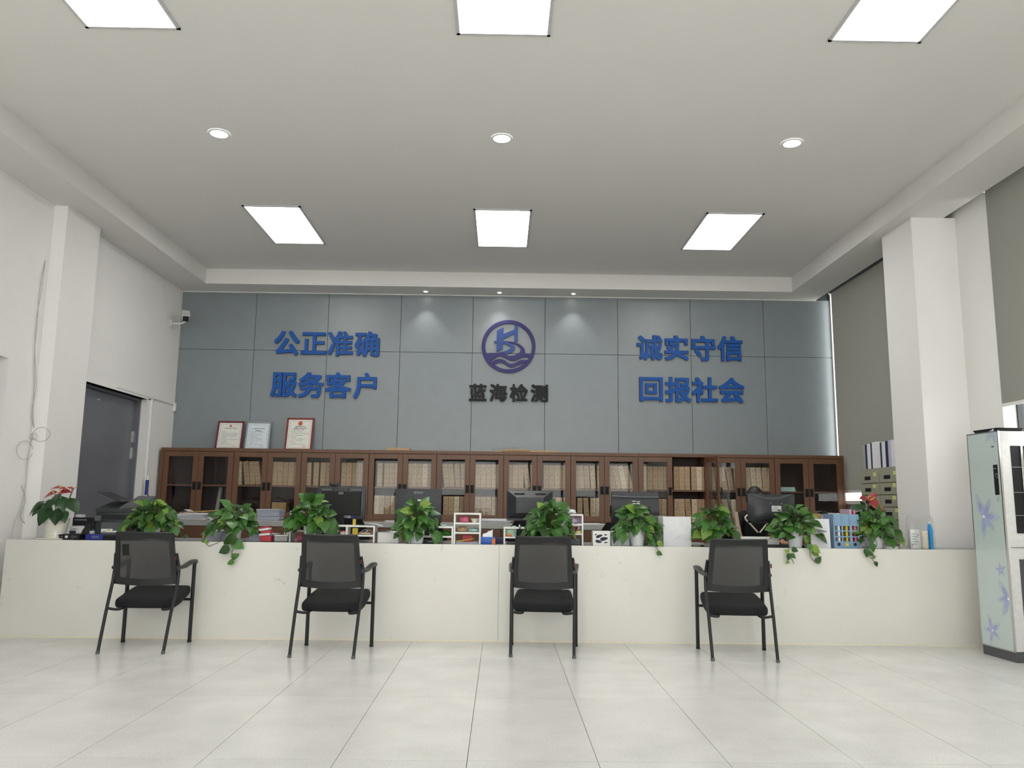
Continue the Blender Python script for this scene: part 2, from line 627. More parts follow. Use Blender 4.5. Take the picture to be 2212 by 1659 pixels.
# ------------------------------------------------------------------ room shell
XL, XR, XRN, YB, ZC, ZS = -4.40, 4.50, 4.42, 10.66, 4.196, 3.993
YF = -2.6
fl = struct(B().box(-4.9, 4.9, YF - .2, YB + .2, -.12, -.006).build('floor', M['grout']))
tile_me = B().box(-.2985, .2985, -.5985, .5985, -.006, 0).mesh('tile', M['tile'])
for i in range(-7, 9):
    for j in range(-1, 8):
        if -.7415 + .6 * i < XL - .7 or -.7415 + .6 * i > XR + .1:
            continue
        t = link('tile', tile_me, fl)
        t.location = (-.7415 + .6 * i + .3, 6.262 - 1.2 * j + .6, 0)
# ceiling and dropped border
struct(B().box(-4.9, 4.9, YF - .2, YB + .2, ZC, ZC + .12).build('ceiling', M['ceil']))
struct(B().box(XL, -3.94, YF, YB, ZS, ZC + .01).build('trim_1', M['ceil']))
struct(B().box(-3.94, 3.83, 10.24, YB, ZS, ZC + .01).build('trim_2', M['ceil']))
struct(B().box(3.83, 4.31, YF, YB, ZS, ZC + .01).build('trim_3', M['ceil']))
struct(B().box(XL, 4.31, 10.635, 10.66, ZS - .012, ZS + .003).build('trim_4', M['white']))
# left wall with a doorway niche, a grey door and a pier
wl = B()
wl.box(XL - .3, XL, YF, 5.75, 0, ZC)
wl.box(XL - .3, XL, 5.75, 7.033, 2.395, ZC)
wl.box(XL - .3, XL, 7.033, 8.20, 0, ZC)
wl.box(XL - .3, XL, 8.20, 9.985, 2.39, ZC)
wl.box(XL - .3, XL, 9.985, YB, 0, ZC)
wl = struct(wl.build('wall_left', M['wall']))
struct(B().box(XL - .02, -4.27, 7.49, 8.12, 0, ZS).build('trim_6', M['wall']))
# door in the left wall
d1 = struct(B().box(XL - .17, XL - .12, 8.22, 9.80, 0.01, 2.36, bev=.004).build('door_1', M['grey_door']))
b = B(); b.box(XL - .19, XL - .07, 9.80, 9.83, 0, 2.39); b.box(XL - .19, XL - .07, 8.20, 9.83, 2.36, 2.39)
b.build('door_frame', M['grey_door'], d1)
for z in (.35, 1.72, 1.92):
    B().box(XL - .125, XL - .105, 9.775, 9.80, z - .07, z + .07).build('hinge', M['chrome'], d1)
B().box(XL - .125, XL - .10, 8.86, 8.885, 2.25, 2.275, bev=.005).build('door_stop', M['chrome'], d1)
b = B(); b.box(XL - .2, XL + .012, 9.83, 9.985, 0, 2.402); b.box(XL - .2, XL + .012, 8.12, 9.985, 2.39, 2.42)
struct(b.build('trim_5', M['wall']))
# doorway near the counter
d2 = struct(B().box(XL - .30, XL - .25, 5.75, 7.033, 0, 2.395).build('door_2', M['grey_door']))
B().box(XL - .25, XL - .20, 5.75, 7.033, 2.28, 2.395).build('door_frame', M['frame'], d2)
# right wall with two windows and a column
wr = B()
wr.box(XR, XR + .3, 8.04, 8.12, 0, ZC)
wr.box(XR, XR + .3, 8.12, 10.63, 0, 1.235)
wr.box(XR, XR + .3, 8.12, 10.63, 4.12, ZC)
wr.box(XR, XR + .3, 10.63, YB, 0, ZC)
wr.box(XRN, XR + .3, 6.93, 8.04, 0, ZC)
wr.box(XRN, XR + .3, 3.2, 6.93, 0, 1.65)
wr.box(XRN, XR + .3, 3.2, 6.93, 4.12, ZC)
wr.box(XRN, XR + .3, YF, 3.2, 0, ZC)
wr = struct(wr.build('wall_right', M['wall']))
struct(B().box(3.985, XRN + .01, 7.44, 8.04, 0, ZS).build('trim_7', M['wall']))
B().box(4.44, XR + .08, 8.12, 10.60, 1.205, 1.236, bev=.004).build('sill', M['white'], wr)


def window(n, x, y0, y1, z0, z1, mull):
    f = B()
    t = .055
    f.box(x, x + .06, y0, y0 + t, z0, z1); f.box(x, x + .06, y1 - .02, y1, z0, z1)
    f.box(x, x + .06, y0, y1, z0, z0 + .014); f.box(x, x + .06, y0, y1, z1 - t, z1)
    for m in mull:
        f.box(x - .005, x + .065, m - t / 2, m + t / 2, z0, z1)
    o = struct(f.build('window_%d' % n, M['frame']))
    ys = [y0 + t] + [v for m in mull for v in (m - t / 2, m + t / 2)] + [y1 - .02]
    for a, c in zip(ys[::2], ys[1::2]):
        B().box(x + .026, x + .034, a, c, z0 + .01, z1 - t).build('pane', M['glass'], o)
    return o


window(1, XR + .012, 8.12, 10.675, 1.235, 4.12, [8.95])
window(2, XRN + .12, 3.2, 6.93, 1.65, 4.12, [4.45, 5.7])
# back wall: slate grey panels in a 9 x 2 grid
wb = struct(B().box(-4.9, 4.9, YB + .012, YB + .3, 0, ZC).build('wall_back', M['slate_gap']))
xs = [XL, -3.386, -2.398, -1.407, -.423, .567, 1.562, 2.563, 3.572, XR]
for a, c in zip(xs, xs[1:]):
    for z0, z1 in ((.75, 3.188), (3.188, ZS)):
        B().box(a + .0025, c - .0025, YB - .004, YB + .014, z0 + .0025, z1 - .0025, bev=.0015).build('panel', M['slate'], wb)
# wall behind the camera: glazed front of the hall
b = B()
b.box(-4.9, -4.25, YF - .25, YF, 0, ZC); b.box(4.25, 4.9, YF - .25, YF, 0, ZC); b.box(-4.25, 4.25, YF - .25, YF, 3.9, ZC)
struct(b.build('wall_front', M['wall']))
f = B()
MU = [-4.25, -3.7, -2.75, -1.8, -.85, -.15, .8, 1.75, 2.75, 3.7, 4.25]
for x in MU:
    f.box(x - .035, x + .035, YF - .16, YF - .10, 0, 3.9)
f.box(-4.25, 4.25, YF - .16, YF - .10, 0, .08); f.box(-4.25, 4.25, YF - .16, YF - .10, 2.35, 2.42); f.box(-4.25, 4.25, YF - .16, YF - .10, 3.83, 3.9)
w3 = struct(f.build('window_3', M['frame']))
for x, x2 in zip(MU, MU[1:]):
    if x == -.85:                    # the entrance leaf between the tinted lights is clear
        B().box(x + .035, x2 - .035, YF - .135, YF - .125, .08, 2.35).build('pane', M['glass'], w3)
        B().box(x + .035, x2 - .035, YF - .135, YF - .125, 2.42, 3.83).build('pane', M['tint'], w3)
    else:
        B().box(x + .035, x2 - .035, YF - .135, YF - .125, .08, 3.83).build('pane', M['tint'], w3)


# roller blinds
def blind(label, x, y0, y1, z0):
    t = thing('roller_blind', label, 'blind', (x, (y0 + y1) / 2, z0))
    h = (y1 - y0) / 2
    B().box(-.001, .001, -h, h, .02, 4.09 - z0).build('fabric', M['blind'], t)
    B().tube([(0, -h - .02, 4.09 - z0), (0, h + .02, 4.09 - z0)], .028, 14).build('roller', M['dgrey'], t, True)
    B().box(-.010, .010, -h, h, 0, .03, bev=.004).build('bottom_bar', M['white'], t)
    for s in (-1, 1):
        B().box(-.03, .03, s * (h + .025) - .005, s * (h + .025) + .005, 4.05 - z0, 4.13 - z0).build('bracket', M['white'], t)
    return t


blind('grey-green roller blind hanging between the white column and the slate wall', 4.475, 8.15, 10.53, 1.352)
blind('grey-green roller blind hanging above the air conditioner', 4.402, 3.25, 6.905, 2.055)


# ------------------------------------------------------------------ ceiling lights
def panel_lamp(x, y, label):
    t = thing('ceiling_panel_light', label, 'ceiling light', (x, y, ZC), 0, 'square LED panels in the ceiling')
    o = B()
    a, c = .305, .605
    o.box(-a, a, -c, -c + .022, -.012, 0); o.box(-a, a, c - .022, c, -.012, 0)
    o.box(-a, -a + .022, -c, c, -.012, 0); o.box(a - .022, a, -c, c, -.012, 0)
    o.build('frame', M['pframe'], t)
    B().box(-.284, .284, -.584, .584, -.007, -.002).build('diffuser', M['panel'], t)


for x, nm in ((-2.43, 'left'), (-.026, 'middle'), (2.405, 'right')):
    panel_lamp(x, 8.524, '%s bright ceiling panel of the row nearest the slate wall' % nm)
    panel_lamp(x, 4.195, '%s bright ceiling panel cut by the top edge of the photo' % nm)
for x, nm in ((-2.396, 'left'), (-.037, 'middle'), (2.405, 'right')):
    t = thing('downlight', '%s round recessed downlight between the two rows of ceiling panels' % nm, 'ceiling light', (x, 6.29, ZC), 0, 'round downlights in the ceiling')
    B().lathe([(.088, -.001), (.088, -.006), (.070, -.009), (.070, -.004)], 28, cap=False).build('trim_ring', M['white'], t, True)
    B().lathe([(.071, -.003), (.071, -.008)], 28).build('lens', M['downlight'], t)
for x, nm in ((-1.061, 'left'), (-.063, 'middle'), (.941, 'right')):
    t = thing('spotlight', '%s tiny recessed spotlight in the dropped border over the slate wall' % nm, 'ceiling light', (x, 10.483, ZS), 0, 'tiny spotlights over the slate wall')
    B().lathe([(.034, -.0005), (.034, -.005), (.024, -.006), (.024, -.002)], 18, cap=False).build('trim_ring', M['white'], t, True)
    B().lathe([(.024, -.001), (.024, -.005)], 18).build('lens', M['spotdisc'], t)
    L = D.lights.new('spot_beam', 'SPOT')
    L.energy = SPOT_W; L.spot_size = 1.5; L.spot_blend = .8; L.shadow_soft_size = .02; L.color = (1, .97, .92)
    lo = D.objects.new('spot_beam', L); COL.objects.link(lo); lo.parent = t; lo.location = (0, 0, -.02)

# ------------------------------------------------------------------ letters and emblem on the slate wall
YW = YB - .005


def characters(s, x0, pitch, zc, h, mt, name, what, grp, off, ext):
    for i, ch in enumerate(s):
        me, wd, hh = text_mesh(ch, h / .93 * .96, ext, 0, mt, name, 3, off)
        o = link(name, me)
        o.location = (x0 + pitch * i, YW - ext - .006, zc)
        tag(o, 'raised %s character, %s of the four in the %s' % (what, ORD[i], grp), 'letter', grp)


characters('公正准确', -2.937, .3615, 3.286, .345, M['letterblue'], 'wall_character', 'blue', 'upper line left of the emblem', .0095, .014)
characters('服务客户', -2.947, .3625, 2.714, .345, M['letterblue'], 'wall_character', 'blue', 'lower line left of the emblem', .0095, .014)
characters('诚实守信', 1.995, .3665, 3.291, .345, M['letterblue'], 'wall_character', 'blue', 'upper line right of the emblem', .0095, .014)
characters('回报社会', 2.007, .3635, 2.717, .345, M['letterblue'], 'wall_character', 'blue', 'lower line right of the emblem', .0095, .014)
characters('蓝海检测', -.337, .2765, 2.643, .236, M['letterblack'], 'wall_character', 'black', 'name under the emblem', .0075, .014)

em = thing('wall_emblem', 'round navy emblem with a bridge over waves on the slate wall', 'emblem', (.070, YW, 3.281))
SE = .366 / 435


def epx(L):
    return [((x - 900) * SE, -(y - 585) * SE) for x, y in L]


def esm(L, k=5):
    P = [Vector((x, y, 0)) for x, y in L]
    return [(p.x, p.y) for p in catmull(P, k)]


n = 72
out = [(.366 * math.cos(2 * PI * i / n), .366 * math.sin(2 * PI * i / n)) for i in range(n)]
B().ringprism(out, [(x * .868, y * .868) for x, y in out], -.030, -.006).build('ring', M['emblem'], em)
b = B()
b.prism(epx([(708, 330), (813, 275), (808, 630), (703, 675)]), -.0300, -.006)
b.prism(epx([(812, 382), (992, 305), (992, 372), (812, 467)]), -.0298, -.006)
b.prism(epx([(995, 225), (1050, 240), (1045, 498), (990, 515)]), -.0302, -.006)
b.prism(epx([(660, 500), (712, 500), (708, 530), (665, 530)]), -.0296, -.006)
b.build('bridge', M['emblem2'], em)
bandA = esm([(806, 500), (890, 518), (970, 552), (1003, 605), (985, 655), (930, 690), (862, 714)]) + esm([(700, 722), (740, 690), (850, 660), (935, 612), (915, 580), (860, 553), (806, 540)])
B().prism(epx(bandA), -.0304, -.006).build('road', M['emblem2'], em)
body = esm([(528, 710), (640, 705), (740, 692), (820, 685), (862, 712), (895, 742), (990, 730), (1070, 690), (1095, 630), (1060, 580), (985, 542), (905, 520), (806, 514)]) + esm([(806, 499), (900, 503), (1000, 520), (1080, 550), (1150, 610), (1168, 670), (1168, 693), (1215, 700), (1262, 722)]) + esm([(1250, 765), (1170, 757), (1100, 772), (1010, 815), (930, 815), (860, 782), (790, 752), (720, 757), (610, 832), (560, 800)])
B().prism(epx(body), -.0308, -.006).build('upper_wave', M['emblem'], em)
wv2 = esm([(622, 850), (700, 805), (770, 795), (840, 815), (900, 860), (950, 870), (1020, 850), (1090, 812), (1210, 803)]) + esm([(1160, 855), (1120, 868), (1050, 890), (990, 922), (920, 925), (860, 892), (800, 857), (740, 857), (675, 882)])
B().prism(epx(wv2), -.0306, -.006).build('lower_wave', M['emblem'], em)

# ------------------------------------------------------------------ reception counter
ct = thing('reception_counter', 'long white stone reception counter across the hall behind the chairs', 'counter', (0, 7.03, 0))
cxs = [-4.26, -.014, XRN - .005]
for a, c in zip(cxs, cxs[1:]):
    B().box(a + .0007, c - .0007, 0, .025, .012, .811, bev=.001).build('front_panel', M['marble'], ct)
b = B(); b.box(-4.26, 3.98, .026, .78, .776, .806, bev=.003); b.box(3.98, XRN - .005, .026, .40, .776, .806)
b.build('countertop', M['stone'], ct)
B().box(-4.26, XRN - .005, .003, .03, 0, .0115).build('kick_strip', M['cream'], ct)
b = B()
for x in (-4.2, -2.185, -.014, 2.157, 3.9):
    b.box(x - .02, x + .02, .026, .40, .0, .776)
b.build('supports', M['white'], ct)
CT = .806

# ------------------------------------------------------------------ back counter under the bookcases
bc = thing('back_counter', 'brown low cabinet with a pale grey top under the bookcases', 'cabinet', (0, 9.9, 0))
B().box(-4.37, 4.38, 0, .72, .856, .922, bev=.004).build('worktop', M['ledge'], bc)
for i in range(10):
    a = -4.36 + i * .873
    B().box(a + .002, a + .871, .02, .72, .06, .856).build('body', M['wood'], bc)
    for q in (0, 1):
        B().box(a + .01 + q * .43, a + .43 + q * .43, .0, .02, .07, .85, bev=.002).build('door', M['wood'], bc)
B().box(-4.35, 4.37, .05, .7, 0, .06).build('plinth', M['blackm'], bc)
BC = .922

# ------------------------------------------------------------------ ten glass-door bookcases
bx = [-4.365, -3.431, -2.565, -1.703, -.836, .023, .883, 1.752, 2.632, 3.514, 4.415]
BZ0, BZ1, BY = BC, 1.826, 10.25
SH = 1.362                           # top of the middle shelf
doors_x = []
for i in range(10):
    x0, x1 = bx[i], bx[i + 1]
    t = thing('bookcase', '%s glass-door brown bookcase from the left in the row' % ORD[i], 'bookcase', ((x0 + x1) / 2, BY, BZ0), 0, 'brown bookcases along the slate wall')
    h = (x1 - x0) / 2 - .001
    H = BZ1 - BZ0
    c = B()
    c.box(-h, -h + .018, .021, .40, 0, H); c.box(h - .018, h, .021, .40, 0, H)
    c.box(-h, h, 0, .40, H - .042, H, bev=.002); c.box(-h, h, .0, .40, 0, .024)
    c.build('carcass', M['wood'], t)
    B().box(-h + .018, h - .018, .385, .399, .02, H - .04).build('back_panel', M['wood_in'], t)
    B().box(-h + .018, h - .018, .025, .385, SH - BZ0 - .02, SH - BZ0).build('shelf', M['wood'], t)
    e0 = .04 if i == 0 else 0
    e1 = .03 if i == 9 else 0
    if e0: B().box(-h, -h + .038, 0, .02, .024, H - .042).build('end_stile', M['wood'], t)
    if e1: B().box(h - .028, h, 0, .02, .024, H - .042).build('end_stile', M['wood'], t)
    mid = (-h + e0 + h - e1) / 2
    for s in (0, 1):
        da, db = (-h + e0 + .002, mid - .0015) if s == 0 else (mid + .0015, h - e1 - .002)
        doors_x.append(((x0 + x1) / 2 + da, (x0 + x1) / 2 + db))
        z0, z1 = .026, H - .047
        wd = db - da
        st = .066
        o = B()
        o.box(0, st, 0, .02, z0, z1, bev=.0015); o.box(wd - st, wd, 0, .02, z0, z1, bev=.0015)
        o.box(st, wd - st, 0, .02, z0, z0 + .068, bev=.0015); o.box(st, wd - st, 0, .02, z1 - .062, z1, bev=.0015)
        dr = o.build('door', M['wood'], t)
        dr.location = (da, 0, 0)
        B().box(st - .006, wd - st + .006, .008, .012, z0 + .062, z1 - .056).build('pane', M['cabglass'], dr)
        hx = wd - .030 if s == 0 else .030
        hz = 1.345 - BZ0
        k = B()
        k.box(hx - .024, hx + .024, -.005, 0, hz - .050, hz - .032, bev=.002); k.box(hx - .024, hx + .024, -.005, 0, hz + .032, hz + .050, bev=.002)
        k.box(hx - .021, hx + .021, -.004, 0, hz - .050, hz + .050)
        k.tube([(hx, -.003, hz - .040), (hx, -.030, hz - .040), (hx, -.036, hz), (hx, -.030, hz + .040), (hx, -.003, hz + .040)], .0085, 6)
        k.build('handle', M['blackm'], dr)
        if (i, s) == (7, 1):          # the sixteenth door stands open
            for ch in dr.children:
                ch.location.x -= wd
            for v in dr.data.vertices:
                v.co.x -= wd
            dr.location = (da + wd, 0, 0)
            dr.rotation_euler = (0, 0, math.radians(97))
            tag(dr, 'glass door swung open')

# kraft file boxes
FW, FD, FH = .068, .25, .302
file_me = B().box(-FW / 2, FW / 2, 0, FD, 0, FH, bev=.004).mesh('file_box', M['spine'])
# (door number, shelf, [(offset of the left foot from the glass's left edge, lean in degrees)])
F = {
    (3, 'u'): [(-.05, 0), (.07, 7), (.14, 6), (.215, 8), (.30, 0)], (4, 'u'): [(-.02, 0), (.05, 0), (.12, 0), (.19, 0), (.26, 0)],
    (5, 'u'): [(-.02, 0), (.075, 0), (.165, 0), (.235, 0)], (6, 'u'): [(0, 0), (.07, 0), (.14, 0), (.21, 0), (.30, 0)],
    (7, 'u'): [(.03, 0), (.12, 0), (.19, 0), (.26, 0)], (8, 'u'): [(-.03, 0), (.04, 0), (.11, 0), (.18, 0), (.25, 0)],
    (9, 'u'): [(.03, 5), (.10, 5), (.175, 4), (.245, 2), (.315, 0)], (10, 'u'): [(0, 0), (.07, 0), (.14, 0), (.21, 0), (.28, 0)],
    (11, 'u'): [(-.02, 0), (.05, 0), (.12, 0), (.215, 6), (.295, 4)], (12, 'u'): [(.02, 0), (.09, 0), (.16, 0), (.23, 0), (.30, 0)],
    (13, 'u'): [(-.02, 0), (.05, 3), (.12, 3), (.20, 3), (.28, 1)], (14, 'u'): [(.02, 6), (.10, 9), (.17, 9), (.24, 9)],
    (15, 'u'): [(-.01, 0), (.06, 0), (.13, 0), (.20, 0), (.27, 0)],
    (16, 'u'): [(-.035, 0), (.035, 0), (.105, 0), (.19, 0), (.26, 0), (.33, 0)],
    (17, 'u'): [(.00, 4), (.08, 4), (.155, 7), (.235, 6), (.31, 2)], (18, 'u'): [(.02, 3), (.09, 3), (.16, 2), (.235, 2), (.30, 0)],
    (5, 'l'): [(-.02, 0), (.05, 0), (.12, 0)], (7, 'l'): [(.0, 0), (.07, 0), (.14, 0), (.215, 0), (.29, 0)],
    (9, 'l'): [(.02, 0), (.09, 0), (.16, 0), (.23, 0), (.31, 0)], (10, 'l'): [(.0, 0), (.07, 0), (.14, 0), (.215, 0)],
    (12, 'l'): [(.13, 0), (.20, 1), (.28, 0)], (13, 'l'): [(.02, 0), (.115, 3), (.19, 0), (.26, 0)],
    (15, 'l'): [(.17, 0), (.24, 0)], (16, 'l'): [(-.035, 0), (.04, 2), (.12, 3), (.19, 0), (.26, 0), (.33, 0)],
    (17, 'l'): [(.03, 8), (.11, 9), (.195, 10), (.28, 4)],
}
for (dn, sh), L in F.items():
    gx = doors_x[dn - 1][0] + .066
    z = SH if sh == 'u' else BZ0 + .025
    for k, (ox, lean) in enumerate(L):
        o = link('file_box', file_me)
        wx = gx + ox + FW / 2
        a = -math.radians(lean * 1.25)
        o.rotation_euler = (0, a, 0)
        o.location = (wx, BY + .06 + R_.uniform(0, .012), z + .0006 + abs(math.sin(a)) * FW / 2)
        pos = ORD[k] if k < len(L) - 1 or len(L) == 1 else 'last'
        tag(o, 'kraft file box, %s from left on %s shelf behind the %s glass door' % (pos, 'upper' if sh == 'u' else 'lower', ORD[dn - 1]), 'file box', 'kraft file boxes in the bookcases')
# other things behind the glass
gx = doors_x[3][0] + .066
t = thing('carton', 'open kraft carton on the lower shelf behind the fourth glass door', 'carton', (gx + .085, BY + .07, BZ0 + .025))
B().box(-.09, .06, 0, .20, 0, .20, bev=.002).build('box_body', M['kraftbox'], t)
B().box(.062, .092, 0, .20, 0, .20, bev=.002).build('side_flap', M['kraftbox'], t)
gx = doors_x[2][0] + .066
b = B()
for q in range(7):
    a = R_.uniform(.03, .06)
    c = Vector((gx + .05 + q * .03, BY + .17 + R_.uniform(-.03, .03), BZ0 + .09 + .05 * math.sin(q)))
    b.lathe([(a * .5, -.06), (a, -.02), (a * .8, .03), (a * .2, .07)], 9, c)
b.box(gx + .02, gx + .28, BY + .1, BY + .25, BZ0 + .025, BZ0 + .05)
tag(b.build('wood_carving', M['carve'], None, True), 'dark carved wooden ornament behind the third glass door, lower shelf', 'carving')
gx = doors_x[1][0]
tag(B().tube([(gx + .20, BY + .20, BZ0 + .025), (gx + .22, BY + .25, SH - .03)], .028, 12).build('paper_roll', M['ledge'], None, True), 'grey paper roll standing behind the second glass door, lower shelf', 'roll')
gx = doors_x[18][0] + .066
b = B()
for q in range(7):
    b.box(gx + R_.uniform(0, .01), gx + .20 + R_.uniform(0, .02), BY + .06, BY + .26, SH + q * .008, SH + q * .008 + .0075)
tag(b.build('paper_stack', M['teal']), 'flat stack of pale blue papers behind the nineteenth glass door', 'papers')
gx = doors_x[19][0] + .066
b = B(); b.grid(lambda u, v: Vector((gx + .01 + u * .20, BY + .05 + v * .2, BZ0 + .16 + .06 * math.sin(u * PI * .6) - .06 * u * u)), 8, 2)
b.grid(lambda u, v: Vector((gx + .01 + u * .20, BY + .05 + v * .2, BZ0 + .155 + .06 * math.sin(u * PI * .6) - .06 * u * u)), 8, 2)
b.box(gx + .01, gx + .15, BY + .06, BY + .25, BZ0 + .025, BZ0 + .15)
tag(b.build('loose_sheets', M['paper']), 'curled white sheets on a box behind the rightmost glass door', 'papers')
# on top of the bookcases
t = thing('flat_carton', 'flat brown carton on top of the bookcases left of the emblem', 'carton', (-1.345, 10.40, BZ1))
B().box(-.15, .15, -.10, .10, 0, .036, bev=.002).build('box_body', M['brownbox'], t)
B().box(-.15, .15, -.1005, -.10, .016, .019).build('tape', M['kraftbox'], t)
b = B()
b.box(-.10, .76, 10.27, 10.52, BZ1 + .001, BZ1 + .012); b.box(.02, .38, 10.26, 10.50, BZ1 + .013, BZ1 + .030, M=Matrix.Rotation(-.012, 4, 'Y')); b.box(.30, .70, 10.28, 10.5, BZ1 + .013, BZ1 + .022)
tag(b.build('cardboard_sheet', M['brownbox']), 'flattened cardboard lying on the bookcases under the emblem', 'cardboard')
b = B()
b.grid(lambda u, v: Vector((-.13 + u * .36, 10.27 + v * .2, BZ1 + .025 + .03 * abs(math.sin(u * 17 + v * 5)) * (.4 + u) + .012 * math.sin(v * 11))), 20, 6)
tag(b.build('plastic_wrap', M['film']), 'crumpled clear plastic wrap on the cardboard sheet', 'plastic wrap')


# framed certificates
def certificate(x0, x1, ztop, fm, pm, label, kind):
    wd = x1 - x0
    H = ztop - BZ1
    t = thing('framed_certificate', label, 'certificate', ((x0 + x1) / 2, 10.50, BZ1 + .001), 0, 'framed certificates on the bookcases')
    t.rotation_euler = (math.radians(-12), 0, 0)
    H = H / math.cos(math.radians(12))
    f = .022
    o = B()
    o.box(-wd / 2, -wd / 2 + f, 0, .018, 0, H, bev=.002); o.box(wd / 2 - f, wd / 2, 0, .018, 0, H, bev=.002)
    o.box(-wd / 2, wd / 2, 0, .018, 0, f, bev=.002); o.box(-wd / 2, wd / 2, 0, .018, H - f, H, bev=.002)
    o.build('frame', fm, t)
    B().box(-wd / 2 + f, wd / 2 - f, .008, .016, f, H - f).build('sheet', pm, t)
    p = B()
    a, c = wd / 2 - f - .02, H - f - .02
    for q in (-a, a):
        p.box(q - .0015, q + .0015, .0075, .008, f + .015, c)
    p.box(-a, a, .0075, .008, c - .003, c); p.box(-a, a, .0075, .008, f + .012, f + .015)
    p.build('border', M['inkred'] if kind == 3 else M['inklight'], t)
    tx = B()
    rows = 9
    z = H * .62
    for q in range(rows):
        n = R_.randint(1, 3)
        xx = -a + .02
        for _ in range(n):
            ln = R_.uniform(.03, a * .9)
            if xx + ln > a - .01: break
            tx.box(xx, xx + ln, .0075, .008, z, z + .005)
            xx += ln + .012
        z -= H * .055
    tx.build('print', M['inklight'], t)
    if kind == 3:
        for body, zz, sz in (('检验检测机构', .735, .022), ('资质认定证书', .675, .030)):
            me, _, _ = text_mesh(body, sz, .0003, 0, M['inkdark'], 'title')
            o = link('title', me, t); o.location = (0, .0068, H * zz)
        B().lathe([(.030, 0), (.030, .003)], 20).build('crest', M['inkred'], t).matrix_local = Matrix.Translation((0, .0075, H * .83)) @ Matrix.Rotation(PI / 2, 4, 'X')
    else:
        o = B(); o.box(-a * .7, a * .7, .0072, .0078, H * .74, H * .755)
        if kind == 2: o.box(-a * .35, a * .35, .0072, .0078, H * .66, H * .68)
        o.build('title', M['inkdark'] if kind == 2 else M['ink'], t)
        if kind == 1:
            B().lathe([(.016, 0), (.016, .003)], 16).build('crest', M['inkred'], t).matrix_local = Matrix.Translation((0, .0075, H * .83)) @ Matrix.Rotation(PI / 2, 4, 'X')
    rr = .020 if kind == 3 else .014
    o = [(rr * math.cos(2 * PI * i / 20), rr * math.sin(2 * PI * i / 20)) for i in range(20)]
    B().ringprism(o, [(x * .8, y * .8) for x, y in o], -.0004, 0).build('seal', M['inkred'], t).location = (a * .55, .0076, H * .13)
    B().box(-wd * .1, wd * .1, .018, .022, H * .2, H * .9).build('stand', M['blackm'], t)


certificate(-3.775, -3.43, 2.207, M['burgundy'], M['cert'], 'certificate in a burgundy frame, leftmost on the bookcases', 1)
certificate(-3.392, -3.07, 2.206, M['silverf'], M['certb'], 'bluish certificate in a thin silver frame on the bookcases', 2)
certificate(-2.865, -2.508, 2.262, M['redwood'], M['cert'], 'tallest certificate, red wooden frame with a red crest', 3)


